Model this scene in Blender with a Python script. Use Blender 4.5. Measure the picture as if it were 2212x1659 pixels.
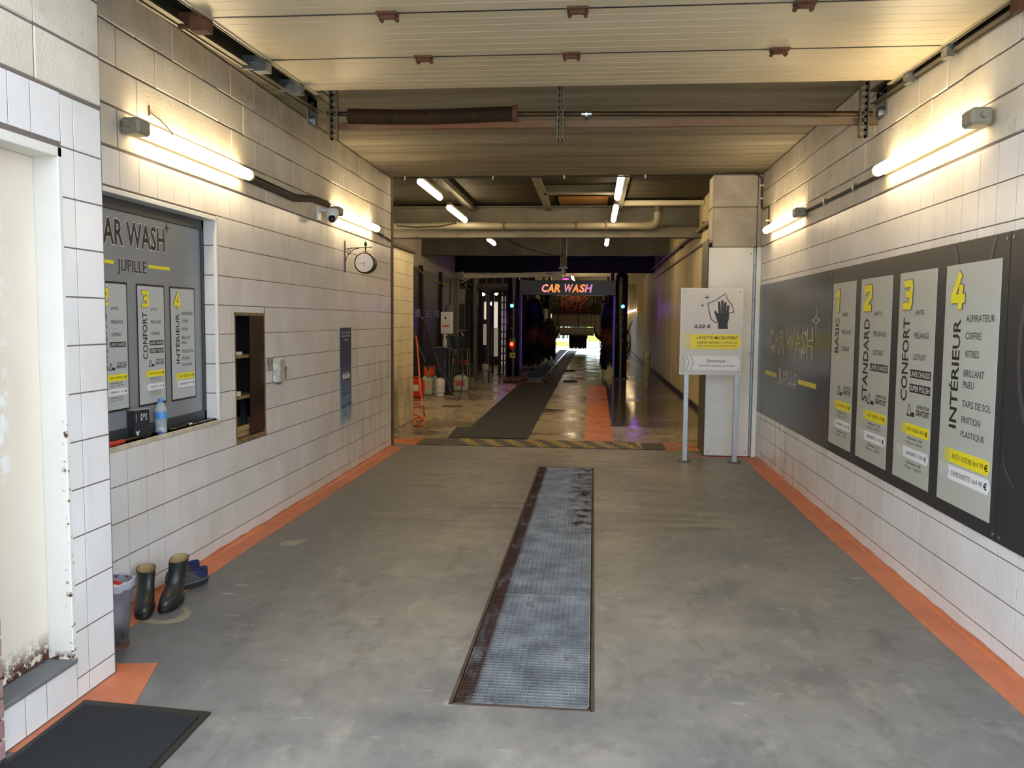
import bpy, math, random
from mathutils import Vector, Matrix
for o in list(bpy.data.objects): bpy.data.objects.remove(o)
random.seed(7)
C = bpy.context.scene.collection
PI = math.pi
# ---------------------------------------------------------------- camera
FPX, YAW, PITCH, ROLL, EYE = 1810.8, .0964, .0753, .0086, 1.61
cy, sy, cp, sp = math.cos(YAW), math.sin(YAW), math.cos(PITCH), math.sin(PITCH)
FW = Vector((-sy*cp, cy*cp, -sp)); r0 = Vector((cy, sy, 0)); u0 = r0.cross(FW)
RT = r0*math.cos(ROLL)+u0*math.sin(ROLL); UP = -r0*math.sin(ROLL)+u0*math.cos(ROLL)
cam = bpy.data.cameras.new('camera'); camo = bpy.data.objects.new('camera', cam); C.objects.link(camo)
M = Matrix((RT, UP, -FW)).transposed().to_4x4(); M.translation = (0, 0, EYE); camo.matrix_world = M
cam.sensor_width = 36; cam.lens = FPX/2212*36; cam.clip_start = .05; cam.clip_end = 400
bpy.context.scene.camera = camo
def at(px, py, X=None, Y=None, Z=None):
    "the point of a plane seen at a pixel of the 2212 x 1659 photograph"
    d = FW+RT*((px-1106)/FPX)-UP*((py-829.5)/FPX)
    t = X/d.x if X is not None else Y/d.y if Y is not None else (Z-EYE)/d.z
    return Vector((d.x*t, d.y*t, EYE+d.z*t))
# ---------------------------------------------------------------- light and exposure
SC = bpy.context.scene
SC.view_settings.view_transform = 'Standard'; SC.view_settings.look = 'None'
SC.view_settings.gamma = 1; SC.view_settings.use_curve_mapping = False
SC.view_settings.exposure = 0.1
W = bpy.data.worlds.new('sky'); SC.world = W; W.use_nodes = True
wn = W.node_tree.nodes; wl = W.node_tree.links
bg = wn['Background']; bg.inputs[0].default_value = (.77, .875, 1.0, 1); bg.inputs[1].default_value = 4.1
sun = bpy.data.lights.new('sun', 'SUN'); sun.energy = 16.0; sun.angle = .01; sun.color = (1, .95, .85)
so = bpy.data.objects.new('sun', sun); C.objects.link(so); so.rotation_euler = (-.55, .3, 0)   # from beyond the far exit
TUBE = 21.0; TUBECOL = (1, .76, .43)
FAR = 44.0
# ---------------------------------------------------------------- materials
def lin(c): return c/12.92 if c <= .04045 else ((c+.055)/1.055)**2.4
def rgb(h):
    h = h.lstrip('#'); return tuple(lin(int(h[i:i+2], 16)/255) for i in (0, 2, 4))+(1,)
def col(c): return rgb(c) if isinstance(c, str) else (tuple(c)+(1,))[:4]
MC = {}
def mat(name, c, rough=.6, metal=0., c2=None, scale=6., amt=.5, bump=0., bscale=40., emit=None, es=1., rand=0., stretch=None, rough2=None, coat=0., alpha=1., trans=0., detail=6, lo=.35, hi=.65):
    if name in MC: return MC[name]
    m = bpy.data.materials.new(name); m.use_nodes = True; MC[name] = m
    n = m.node_tree.nodes; l = m.node_tree.links; b = n['Principled BSDF']
    b.inputs['Base Color'].default_value = col(c); b.inputs['Roughness'].default_value = rough
    b.inputs['Metallic'].default_value = metal
    if coat: b.inputs['Coat Weight'].default_value = coat
    if alpha < 1: b.inputs['Alpha'].default_value = alpha
    if trans: b.inputs['Transmission Weight'].default_value = trans; b.inputs['IOR'].default_value = 1.33
    if emit: b.inputs['Emission Color'].default_value = col(emit); b.inputs['Emission Strength'].default_value = es
    geo = n.new('ShaderNodeNewGeometry'); vec = geo.outputs['Position']
    if stretch:
        mp = n.new('ShaderNodeMapping'); mp.inputs['Scale'].default_value = stretch; l.new(vec, mp.inputs[0]); vec = mp.outputs[0]
    out = None
    if c2:
        t = n.new('ShaderNodeTexNoise'); t.inputs['Scale'].default_value = scale; t.inputs['Detail'].default_value = detail; t.inputs['Roughness'].default_value = .6
        l.new(vec, t.inputs['Vector'])
        rp = n.new('ShaderNodeMapRange'); rp.inputs[1].default_value = lo; rp.inputs[2].default_value = hi; rp.inputs[4].default_value = amt
        l.new(t.outputs[0], rp.inputs[0])
        mx = n.new('ShaderNodeMix'); mx.data_type = 'RGBA'; mx.inputs[6].default_value = col(c); mx.inputs[7].default_value = col(c2)
        l.new(rp.outputs[0], mx.inputs[0]); out = mx.outputs[2]; m['fac'] = 1
        if rough2 is not None:
            r2 = n.new('ShaderNodeMapRange'); r2.inputs[1].default_value = lo; r2.inputs[2].default_value = hi; r2.inputs[3].default_value = rough; r2.inputs[4].default_value = rough2
            l.new(t.outputs[0], r2.inputs[0]); l.new(r2.outputs[0], b.inputs['Roughness'])
    if rand:
        oi = n.new('ShaderNodeObjectInfo'); rr = n.new('ShaderNodeMapRange'); rr.inputs[3].default_value = 1-rand; rr.inputs[4].default_value = 1.0
        l.new(oi.outputs['Random'], rr.inputs[0])
        hs = n.new('ShaderNodeHueSaturation'); hs.inputs['Color'].default_value = col(c)
        if out: l.new(out, hs.inputs['Color'])
        l.new(rr.outputs[0], hs.inputs['Value']); out = hs.outputs[0]
    if out: l.new(out, b.inputs['Base Color'])
    if bump:
        t2 = n.new('ShaderNodeTexNoise'); t2.inputs['Scale'].default_value = bscale; t2.inputs['Detail'].default_value = 4; l.new(vec, t2.inputs['Vector'])
        bp_ = n.new('ShaderNodeBump'); bp_.inputs['Strength'].default_value = bump; bp_.inputs['Distance'].default_value = .01
        l.new(t2.outputs[0], bp_.inputs['Height']); l.new(bp_.outputs[0], b.inputs['Normal'])
    return m
def stain(m, c, scale, lo, hi, box=None, stretch=(1, 1, 1), amt=1., rough=None, fade=.3):
    "mix one more coloured stain over a material, optionally limited to a box in the world (x0,x1,y0,y1,z0,z1)"
    n = m.node_tree.nodes; l = m.node_tree.links; b = n['Principled BSDF']; ip = b.inputs['Base Color']
    geo = n.new('ShaderNodeNewGeometry'); mp = n.new('ShaderNodeMapping'); mp.inputs['Scale'].default_value = stretch
    l.new(geo.outputs['Position'], mp.inputs[0])
    t = n.new('ShaderNodeTexNoise'); t.inputs['Scale'].default_value = scale; t.inputs['Detail'].default_value = 7; t.inputs['Roughness'].default_value = .65
    l.new(mp.outputs[0], t.inputs['Vector'])
    r = n.new('ShaderNodeMapRange'); r.inputs[1].default_value = lo; r.inputs[2].default_value = hi; r.inputs[4].default_value = amt; l.new(t.outputs[0], r.inputs[0])
    f = r.outputs[0]
    if box:
        sx = n.new('ShaderNodeSeparateXYZ'); l.new(geo.outputs['Position'], sx.inputs[0])
        for i in range(3):
            a0, a1 = box[2*i], box[2*i+1]
            for (v0, v1) in ((a0-fade, a0), (a1+fade, a1)):
                if v1 is None or abs(v1) > 90: continue
                q = n.new('ShaderNodeMapRange'); q.inputs[1].default_value = v0; q.inputs[2].default_value = v1; q.clamp = True
                l.new(sx.outputs[i], q.inputs[0])
                k = n.new('ShaderNodeMath'); k.operation = 'MULTIPLY'; l.new(f, k.inputs[0]); l.new(q.outputs[0], k.inputs[1]); f = k.outputs[0]
    mx = n.new('ShaderNodeMix'); mx.data_type = 'RGBA'; mx.inputs[7].default_value = col(c)
    if ip.links: l.new(ip.links[0].from_socket, mx.inputs[6])
    else: mx.inputs[6].default_value = ip.default_value
    l.new(f, mx.inputs[0]); l.new(mx.outputs[2], ip)
    if rough is not None:
        ri = b.inputs['Roughness']; mm = n.new('ShaderNodeMix'); mm.inputs[3].default_value = rough
        if ri.links: l.new(ri.links[0].from_socket, mm.inputs[2])
        else: mm.inputs[2].default_value = ri.default_value
        l.new(f, mm.inputs[0]); l.new(mm.outputs[0], ri)
    return m
# ---------------------------------------------------------------- mesh helpers
class MB:
    def __init__(s): s.v = []; s.f = []
    def add(s, v, f):
        k = len(s.v); s.v += [Vector(p) for p in v]; s.f += [tuple(i+k for i in q) for q in f]; return s
    def box(s, x0, x1, y0, y1, z0, z1, rot=0, piv=None):
        v = [Vector((x, y, z)) for z in (z0, z1) for x, y in ((x0, y0), (x1, y0), (x1, y1), (x0, y1))]
        if rot:
            pv = Vector(piv or ((x0+x1)/2, (y0+y1)/2, 0)); R = Matrix.Rotation(rot, 3, 'Z')
            v = [R @ (p-pv)+pv for p in v]
        return s.add(v, [(3, 2, 1, 0), (4, 5, 6, 7), (0, 1, 5, 4), (1, 2, 6, 5), (2, 3, 7, 6), (3, 0, 4, 7)])
    def cbox(s, x0, x1, y0, y1, z0, z1, c=.004):
        "box with all edges chamfered"
        import itertools
        X = (x0, x1); Y = (y0, y1); Z = (z0, z1); v = []; idx = {}
        for i, j, k in itertools.product((0, 1), repeat=3):
            p = (X[i], Y[j], Z[k]); sg = (c if i == 0 else -c, c if j == 0 else -c, c if k == 0 else -c)
            for a in range(3):
                q = [p[b]+(0 if b == a else sg[b]) for b in range(3)]; idx[(i, j, k, a)] = len(v); v.append(q)
        f = []
        for a in range(3):
            b, d = (a+1) % 3, (a+2) % 3
            for sd in (0, 1):
                q = []
                for (m, n_) in ((0, 0), (1, 0), (1, 1), (0, 1)):
                    k = [0, 0, 0]; k[a] = sd; k[b] = m; k[d] = n_; q.append(idx[(*k, a)])
                f.append(tuple(q if sd else q[::-1]))
        for a in range(3):
            b, d = (a+1) % 3, (a+2) % 3
            for m in (0, 1):
                for n_ in (0, 1):
                    k0 = [0, 0, 0]; k1 = [0, 0, 0]; k1[a] = 1; k0[b] = k1[b] = m; k0[d] = k1[d] = n_
                    q = (idx[(*k0, b)], idx[(*k1, b)], idx[(*k1, d)], idx[(*k0, d)])
                    f.append(q if (m == n_) else q[::-1])
        for i, j, k in itertools.product((0, 1), repeat=3):
            q = (idx[(i, j, k, 0)], idx[(i, j, k, 1)], idx[(i, j, k, 2)]); f.append(q if (i+j+k) % 2 else q[::-1])
        return s.add(v, f)
    def tube(s, pts, r, n=8, caps=True):
        pts = [Vector(p) for p in pts]; R = r if isinstance(r, (list, tuple)) else [r]*len(pts)
        k = len(s.v); t0 = None; nx = None
        for i, p in enumerate(pts):
            t = (pts[min(i+1, len(pts)-1)]-pts[max(i-1, 0)]).normalized()
            if nx is None:
                nx = t.orthogonal().normalized()
            else:
                nx = (nx-t*nx.dot(t)).normalized()
            b = t.cross(nx)
            for j in range(n):
                a = 2*PI*j/n; s.v.append(p+(nx*math.cos(a)+b*math.sin(a))*R[i])
        m = len(pts)
        for i in range(m-1):
            for j in range(n):
                s.f.append((k+i*n+j, k+i*n+(j+1) % n, k+(i+1)*n+(j+1) % n, k+(i+1)*n+j))
        if caps: s.f.append(tuple(k+j for j in range(n))[::-1]); s.f.append(tuple(k+(m-1)*n+j for j in range(n)))
        return s
    def loft(s, rings, c0=True, c1=True):
        k = len(s.v); n = len(rings[0])
        for r in rings: s.v += [Vector(p) for p in r]
        for i in range(len(rings)-1):
            for j in range(n): s.f.append((k+i*n+j, k+i*n+(j+1) % n, k+(i+1)*n+(j+1) % n, k+(i+1)*n+j))
        if c0: s.f.append(tuple(k+j for j in range(n))[::-1])
        if c1: s.f.append(tuple(k+(len(rings)-1)*n+j for j in range(n)))
        return s
    def lathe(s, prof, c=(0, 0, 0), n=24, axis='Z', c0=True, c1=True):
        c = Vector(c); rings = []
        for r, h in prof:
            ring = []
            for j in range(n):
                a = 2*PI*j/n; x, y = r*math.cos(a), r*math.sin(a)
                ring.append(c+Vector({'Z': (x, y, h), 'Y': (x, h, -y), 'X': (h, x, y)}[axis]))
            rings.append(ring)
        return s.loft(rings, c0, c1)
    def cyl(s, a, b, r, n=12): return s.tube([a, b], r, n)
    def prism(s, poly, a, b, fn):
        "polygon in 2d, fn(u, v, w) -> point, from w=a to w=b"
        return s.loft([[fn(u, v, a) for u, v in poly], [fn(u, v, b) for u, v in poly]])
    def strip(s, x0, x1, y0, y1, z): return s.add([(x0, y0, z), (x1, y0, z), (x1, y1, z), (x0, y1, z)], [(0, 1, 2, 3)])
def rootloc(p): return Vector(p.get('_o', (0, 0, 0))) if p else Vector((0, 0, 0))
def obj(name, mb, m, parent=None, smooth=False, kind=None, label=None, cat=None, group=None, org=None):
    "link ONE mesh object; coordinates given in the world"
    o0 = Vector(org) if org else rootloc(parent)
    me = bpy.data.meshes.new(name); me.from_pydata([tuple(p-o0) for p in mb.v], [], mb.f); me.update()
    me.materials.append(m)
    if smooth:
        me.shade_smooth()
        try: me.set_sharp_from_angle(angle=math.radians(38))
        except Exception: pass
    o = bpy.data.objects.new(name, me); C.objects.link(o)
    o['_o'] = tuple(o0); o.location = o0-rootloc(parent)
    if parent: o.parent = parent
    if kind: o['kind'] = kind
    if label: o['label'] = label
    if cat: o['category'] = cat
    if group: o['group'] = group
    return o
def thing(name, label, cat, loc=(0, 0, 0), group=None):
    o = bpy.data.objects.new(name, None); C.objects.link(o); o.empty_display_size = .1
    o.location = loc; o['_o'] = tuple(loc); o['label'] = label; o['category'] = cat
    if group: o['group'] = group
    return o
def place(name, me, parent, loc):
    o = bpy.data.objects.new(name, me); C.objects.link(o); o.location = Vector(loc)-rootloc(parent); o.parent = parent; o['_o'] = tuple(loc); return o
def struct(name, mb, m, parent=None, smooth=False): return obj(name, mb, m, parent, smooth, kind=None if parent else 'structure')
# ---------------------------------------------------------------- flat print: a frame on a surface
class Frame:
    "u to the right, v down, both in metres from the top left corner; n out of the surface"
    def __init__(s, o, u, up): s.o = Vector(o); s.u = Vector(u).normalized(); s.up = Vector(up).normalized(); s.n = s.u.cross(s.up)
    def p(s, u, v, d=0): return s.o+s.u*u-s.up*v+s.n*d
    def sub(s, u, v, quarter=False):
        "new frame; quarter: text that reads upwards"
        return Frame(s.p(u, v), s.up, -s.u) if quarter else Frame(s.p(u, v), s.u, s.up)
def flat(name, fr, polys, m, parent, d=.002, t=.001):
    mb = MB()
    for poly in polys:
        a = sum(poly[i][0]*poly[(i+1) % len(poly)][1]-poly[(i+1) % len(poly)][0]*poly[i][1] for i in range(len(poly)))
        if a > 0: poly = poly[::-1]
        mb.loft([[fr.p(u, v, d-t) for u, v in poly], [fr.p(u, v, d) for u, v in poly]], c0=False)
    return obj(name, mb, m, parent)
def R4(u0, v0, u1, v1): return [(u0, v0), (u1, v0), (u1, v1), (u0, v1)]
def arrow(u0, v0, u1, v1, h=.03): return [(u0, v0), (u1-h, v0), (u1, (v0+v1)/2), (u1-h, v1), (u0, v1)]
def chev(u, v0, v1, w, h): return [(u, v0), (u+w, v0), (u+w+h, (v0+v1)/2), (u+w, v1), (u, v1), (u+h, (v0+v1)/2)]
def star(u, v, r, q=.2):
    out = []
    for i in range(8):
        a = PI*i/4; k = r if i % 2 == 0 else r*q; out.append((u+k*math.sin(a), v-k*math.cos(a)))
    return out
DIG = {1: ([(.18, .24), (.62, .10), (.62, .95)],), 2: ([(.08, .24), (.12, .09), (.84, .08), (.90, .22), (.86, .44), (.12, .80), (.09, .92), (.92, .92)],),
       3: ([(.10, .09), (.82, .08), (.90, .20), (.88, .40), (.74, .48), (.35, .48)], [(.74, .48), (.90, .58), (.90, .80), (.82, .92), (.08, .92)]), 4: ([(.58, .02), (.10, .70), (.10, .76), (.98, .76)], [(.74, .42), (.74, 1.0)])}
def digit(n, u, v, w, h, th, shear=.10):
    "bold squarish digit made of thick strokes, as polygons"
    out = []
    for path in DIG[n]:
        P = [(u+x*w+shear*(1-y)*h*.5, v+y*h) for x, y in path]
        for (a, b), (c, d) in zip(P, P[1:]):
            L = math.hypot(c-a, d-b) or 1e-6; ex, ey = (c-a)/L*th*.35, (d-b)/L*th*.35; nx, ny = -(d-b)/L*th/2, (c-a)/L*th/2
            out.append([(a-ex+nx, b-ey+ny), (a-ex-nx, b-ey-ny), (c+ex-nx, d+ey-ny), (c+ex+nx, d+ey+ny)])
    return out
TC = {}
def tmesh(s, bold):
    k = (s, round(bold, 4))
    if k not in TC:
        cu = bpy.data.curves.new('t', 'FONT'); cu.body = s; cu.offset = bold; cu.size = 1; cu.resolution_u = 2; cu.fill_mode = 'FRONT'
        o = bpy.data.objects.new('t', cu); C.objects.link(o)
        me = bpy.data.meshes.new_from_object(o); v = [tuple(p.co[:2]) for p in me.vertices]; f = [tuple(p.vertices) for p in me.polygons]
        bpy.data.objects.remove(o); bpy.data.curves.remove(cu); bpy.data.meshes.remove(me); TC[k] = (v, f)
    return TC[k]
def strokes(name, fr, polys, m, par, d):
    mb = MB()
    for i, poly in enumerate(polys):
        a = sum(poly[j][0]*poly[(j+1) % 4][1]-poly[(j+1) % 4][0]*poly[j][1] for j in range(4))
        if a > 0: poly = poly[::-1]
        mb.add([fr.p(u, v, d+.0002*i) for u, v in poly], [(0, 1, 2, 3)])
    return obj(name, mb, m, par)
def text(s, fr, u, v, w, h, m, parent, bold=0., shear=0., d=.004, name='lettering', grow=0., align='L'):
    "letters s with the box top left (u, v), width w (None: natural) and height h metres"
    vv, ff = tmesh(s, bold); bx = tmesh(s, bold)[0]
    x0 = min(p[0] for p in bx); x1 = max(p[0] for p in bx); y0 = min(p[1] for p in bx); y1 = max(p[1] for p in bx)
    kh = h/(y1-y0); kw = kh*.8 if w is None else w/(x1-x0)
    if w is None: w = kw*(x1-x0)
    if align == 'R': u -= w
    if align == 'C': u -= w/2
    mb = MB(); mb.add([fr.p(u+(x-x0)*kw+shear*(y-y0)*kh, v+(y1-y)*kh, d) for x, y in vv], ff)
    return obj(name, mb, m, parent)
# ---------------------------------------------------------------- the palette
XL, XR, XP = -2.545, 1.957, -2.138
M_tile = mat('glazed tile', '#e6e3e2', .24, c2='#d5d0c9', scale=1.6, amt=.8, rand=.07, lo=.4, hi=.7)
stain(M_tile, '#8d7a5a', 2.2, .5, .72, box=(-9, 9, 8.6, 10.8, 0, .95), stretch=(1, 9, .7), amt=.75, fade=.7)
stain(M_tile, '#6f604a', 2.5, .58, .8, stretch=(1, 7, .5), amt=.16)
M_tilei = mat('glazed cream tile', '#e6dcb8', .3, c2='#cdbf94', scale=2, amt=.7, rand=.05)
stain(M_tilei, '#3d3524', 1.2, .3, .65, box=(-9, 9, 9, 20, -.2, .45), stretch=(1, 3, 1), amt=.85, fade=.5)
M_grout = mat('grey grout', '#6f645e', .9)
M_block = mat('painted concrete block', '#dfd9cb', .75, c2='#cbc1ac', scale=2.5, amt=.8, bump=.35, bscale=70, rand=.05)
stain(M_block, '#57492f', 3.0, .6, .8, stretch=(1, 1.2, 2.4), amt=.45)
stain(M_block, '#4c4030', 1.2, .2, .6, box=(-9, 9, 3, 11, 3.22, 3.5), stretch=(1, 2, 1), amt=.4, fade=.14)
M_mortar = mat('dark mortar', '#5c5240', .95, c2='#3c3427', scale=9, amt=.8)
M_conc = mat('board marked concrete', '#8f8979', .85, c2='#6b6454', scale=1.3, amt=.9, bump=.3, bscale=30, stretch=(.35, 3, 1))
stain(M_conc, '#5a4e38', 1.7, .5, .75, stretch=(.5, 5, 1), amt=.7)
stain(M_conc, '#cdbf98', 2.3, .62, .8, stretch=(.4, 9, 1), amt=.5)
M_floor = mat('painted grey floor', '#5c5d60', .42, c2='#706f6c', scale=1.6, amt=.9, bump=.10, bscale=45, lo=.35, hi=.7, rough2=.5, detail=10)
stain(M_floor, '#938c80', .8, .38, .62, box=(-1.0, .9, 1, 11, -9, 99), stretch=(1, .8, 1), amt=.85, fade=.9)
stain(M_floor, '#45433d', 7, .50, .72, stretch=(1, 1, 1), amt=.45)
stain(M_floor, '#aaa492', 4.2, .55, .72, box=(-1.6, 1.5, 1, 11, -9, 99), stretch=(1.3, .8, 1), amt=.4, fade=.8)
stain(M_floor, '#38352e', 2.2, .52, .74, box=(-1.6, .9, 6.4, 9.6, -9, 99), stretch=(.35, 3, 1), amt=.8, rough=.5, fade=.5)
stain(M_floor, '#3d3c39', 3.0, .56, .72, stretch=(1.6, .5, 1), amt=.5)
stain(M_floor, '#a8aaa6', 5.0, .63, .70, stretch=(.8, 1.8, 1), amt=.55)
M_floor2 = mat('wet brown concrete', '#978b70', .42, c2='#7d7056', scale=.9, amt=.9, rough2=.16, bump=.03, bscale=50)
stain(M_floor2, '#4e4434', .8, .52, .66, stretch=(.6, 1.3, 1), amt=.6, rough=.04)
stain(M_floor2, '#332c22', .5, .35, .5, box=(.35, 2.2, 13, 46, -9, 99), amt=.75, rough=.02, fade=.25)
M_orange = mat('orange floor paint', '#c2714c', .5, c2='#ab5f3c', scale=3, amt=.8, bump=.2, bscale=50)
stain(M_orange, '#6a5a4c', 4, .6, .75, stretch=(1, 1, 1), amt=.6)
M_orange2 = mat('wet orange floor paint', '#d2742c', .32, c2='#9c4a20', scale=2, amt=.8)
stain(M_orange2, '#5a2c14', 2.5, .6, .68, stretch=(.7, 3, 1), amt=.9, rough=.05)
M_white = mat('white painted steel', '#eceeec', .28, c2='#d8d7ce', scale=2, amt=.6)
M_clad = mat('cream corrugated cladding', '#c9b88a', .5, c2='#a08f62', scale=1.2, amt=.8, stretch=(1, 3, .4))
stain(M_clad, '#4c3d22', 1.0, .55, .8, stretch=(1, 6, .3), amt=.7)
M_clad2 = mat('pale corrugated cladding', '#e6dfc8', .5, c2='#c4ba98', scale=1.5, amt=.7, stretch=(1, 4, .4))
M_dark = mat('black painted steel', '#17171a', .35)
M_roof = mat('dirty corrugated roof', '#403b2d', .6, c2='#29251a', scale=1.5, amt=.9, stretch=(.4, 2, 1))
M_beam = mat('grey painted steel beam', '#716e61', .55, c2='#595645', scale=2.5, amt=.7)
stain(M_beam, '#5e3f22', 3.2, .58, .7, stretch=(.6, 1, 2), amt=.75)
M_darkwall = mat('dark header', '#2b2427', .7, c2='#1b1619', scale=3)
M_galv = mat('galvanised steel', '#9aa1a6', .38, .85, c2='#6d7378', scale=14, amt=.7)
M_rust = mat('rusty steel', '#6a4128', .8, c2='#3f2a1e', scale=9, amt=.8)
M_dgrey = mat('dark grey window frame', '#363c40', .4)
M_black = mat('black plastic', '#0e0e10', .45)
M_rubber = mat('black rubber', '#121413', .5)
# ---------------------------------------------------------------- walls, floor, ceiling
def minus(rects, h):
    out = []
    for (a0, a1, z0, z1) in rects:
        b0, b1, y0, y1 = h
        if b0 >= a1 or b1 <= a0 or y0 >= z1 or y1 <= z0: out.append((a0, a1, z0, z1)); continue
        if b0 > a0: out.append((a0, b0, z0, z1))
        if b1 < a1: out.append((b1, a1, z0, z1))
        m0, m1 = max(a0, b0), min(a1, b1)
        if y0 > z0: out.append((m0, m1, z0, y0))
        if y1 < z1: out.append((m0, m1, y1, z1))
    return out
WIN = (3.72, 5.495, .920, 2.285); CAB = (5.757, 6.312, .706, 1.650)
def backing(name, x0, x1, rect, holes, m):
    rs = [rect]
    for h in holes: rs = minus(rs, h)
    mb = MB()
    for a0, a1, z0, z1 in rs: mb.box(x0, x1, a0, a1, z0, z1)
    return struct(name, mb, m)
TM = {}
def slab_mesh(ly, lz, t, c, m, name, axis='X'):
    k = (round(ly, 4), round(lz, 4), t, m.name, axis)
    if k not in TM:
        mb = MB()
        if axis == 'X': mb.cbox(-t/2, t/2, -ly/2, ly/2, -lz/2, lz/2, c)
        else: mb.cbox(-ly/2, ly/2, -t/2, t/2, -lz/2, lz/2, c)
        me = bpy.data.meshes.new(name); me.from_pydata([tuple(p) for p in mb.v], [], mb.f); me.update(); me.materials.append(m); TM[k] = me
    return TM[k]
def cover(parent, xface, sgn, ys, zs, holes, m, name='tile', t=.014, c=.0007, gy=.0046, gz=.0062, near=300, proud=.0024, stag=0., jit=0.):
    "pieces on a wall whose face is the plane x = xface looking along sgn; ys, zs: joint lines"
    items = []
    for k in range(len(zs)-1):
        yy = ys if not (stag and k % 2) else [ys[0]]+[y+stag for y in ys[:-1]]+[ys[-1]]
        for i in range(len(yy)-1):
            if yy[i+1]-yy[i] < .02: continue
            for r in minus_all([(yy[i], yy[i+1], zs[k], zs[k+1])], holes):
                if r[1]-r[0] > .02 and r[3]-r[2] > .02: items.append(r)
    items.sort(key=lambda r: (r[0]+r[1])/2 < 4.0 and sgn < 0 and 100 or (r[0]+r[1])/2)
    xc = xface+sgn*(proud-t/2); far = MB()
    for n, (a0, a1, z0, z1) in enumerate(items):
        if n < near:
            me = slab_mesh(a1-a0-gy, z1-z0-gz, t, c, m, name)
            place(name, me, parent, (xc+sgn*random.uniform(-jit, jit), (a0+a1)/2, (z0+z1)/2))
        else: far.cbox(xc-t/2, xc+t/2, a0+gy/2, a1-gy/2, z0+gz/2, z1-gz/2, c)
    if far.v: obj(name, far, m, parent, kind='stuff')
def minus_all(rs, holes):
    for h in holes: rs = minus(rs, h)
    return rs
# floor of the entrance hall with the inspection pit left open
PX0, PX1, PY0, PY1 = -.572, .016, 3.385, 9.16
fb = MB()
fb.box(-3.2, PX0, 2.76, 10.58, -.3, 0); fb.box(PX1, 2.2, 2.76, 10.58, -.3, 0)
fb.box(PX0, PX1, 2.76, PY0, -.3, 0); fb.box(PX0, PX1, PY1, 10.58, -.3, 0); fb.box(PX0, PX1, PY0, PY1, -.3, -.16)
floor = struct('floor', fb, M_floor)
fb = MB().box(-4.9, 2.2, 10.58, 47.2, -.3, 0); floor2 = struct('floor', fb, M_floor2)
fb = MB().box(-7, 7, -9, 2.76, -.3, -.012); struct('floor', fb, mat('pale forecourt concrete', '#9d9a94', .7, c2='#86837c', scale=2, amt=.8))
# orange painted bands (raised coats of paint)
def band(poly, m, par, h=.003):
    mb = MB(); mb.loft([[(x, y, -.001) for x, y in poly], [(x, y, h) for x, y in poly]], c0=False); return obj('painted_stripe', mb, m, par)
def cove(x, sg, y0, y1, par):
    "paint that runs up the foot of the wall"
    mb = MB(); n = 60; rows = []
    for i in range(n+1):
        y = y0+(y1-y0)*i/n; j = random.uniform(-.006, .006); rows.append([(x+sg*.006, y, .026+j), (x+sg*.013, y, .012), (x+sg*.03, y, .004), (x+sg*(.165+.004*math.sin(y*3)), y, .0035), (x+sg*(.167+.004*math.sin(y*3)), y, -.001)])
    k = len(rows[0]); mb.v = [Vector(p) for r in rows for p in r]
    for i in range(n):
        for j in range(k-1): mb.f.append((i*k+j, i*k+j+1, (i+1)*k+j+1, (i+1)*k+j) if sg > 0 else (i*k+j, (i+1)*k+j, (i+1)*k+j+1, i*k+j+1))
    return obj('painted_stripe', mb, M_orange, par)
cove(XL, 1, 3.52, 10.38, floor); cove(XR, -1, 2.8, 10.22, floor)
band([(XP+.004, 2.8), (XP+.05, 2.8), (XP+.14, 3.12), (-2.0, 3.2), (-1.86, 3.15), (-2.0, 3.63), (XP-.06, 3.60), (XP-.06, 3.53), (XP+.004, 3.52)], M_orange, floor)
band([(1.2, 10.14), (1.93, 10.14), (1.93, 10.20), (1.2, 10.20)], M_orange, floor)
for y0, y1, w in ((10.62, 10.82, 1.0), (10.95, 11.18, .9)): band([(.93, y0), (1.93, y0+.03), (1.93, y1), (.95, y1-.02)], M_orange2, floor2)
band([(-2.82, 10.75), (-2.3, 10.62), (-2.0+.0, 11.15), (-2.7, 11.1)], M_orange2, floor2)
band([(-.10, 11.30), (.285, 11.30), (.32, 21.2), (-.13, 21.2)], M_orange2, floor2)
# worn paint marks on the floor
def mark(pix, c_):
    P = [at(a, b, Z=0) for a, b in pix]; obj('floor_stain', MB().loft([[(p.x, p.y, -.0005) for p in P], [(p.x, p.y, .0008) for p in P]], c0=False), c_, floor)
M_mk = mat('old beige paint mark', '#8d8972', .55, c2='#77745f', scale=12)
mark([(300, 1343), (325, 1338), (350, 1341), (375, 1337), (395, 1326), (398, 1318), (390, 1314), (402, 1312), (414, 1320), (408, 1334), (390, 1343), (362, 1347), (330, 1347)], M_mk)
mark([(600, 1174), (622, 1168), (650, 1166), (668, 1163), (655, 1172), (640, 1178), (612, 1180)], M_mk)
mark([(505, 1262), (528, 1261), (538, 1266), (515, 1267)], M_mk)
# left wall
wl_ = backing('wall_left', -3.0, XL+.001, (2.8, 10.38, 0, 3.37), [WIN, CAB], M_grout)
ysl = [4.342+.1956*k for k in range(-4, 31)]+[10.38]; ysl[0] = 3.52
zsl = [0.004, .1]+[.1+.2*k for k in range(1, 13)]
cover(wl_, XL, 1, ysl, zsl, [WIN, CAB], M_tile)
yb = [3.52+.405*k for k in range(0, 17)]+[10.38]; zb = [2.505, 2.72, 2.93, 3.145, 3.365]
cover(wl_, XL, 1, yb, zb, [], M_block, name='block', t=.05, c=.006, gy=.0012, gz=.006, proud=.006, stag=.2, jit=.003)
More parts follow.
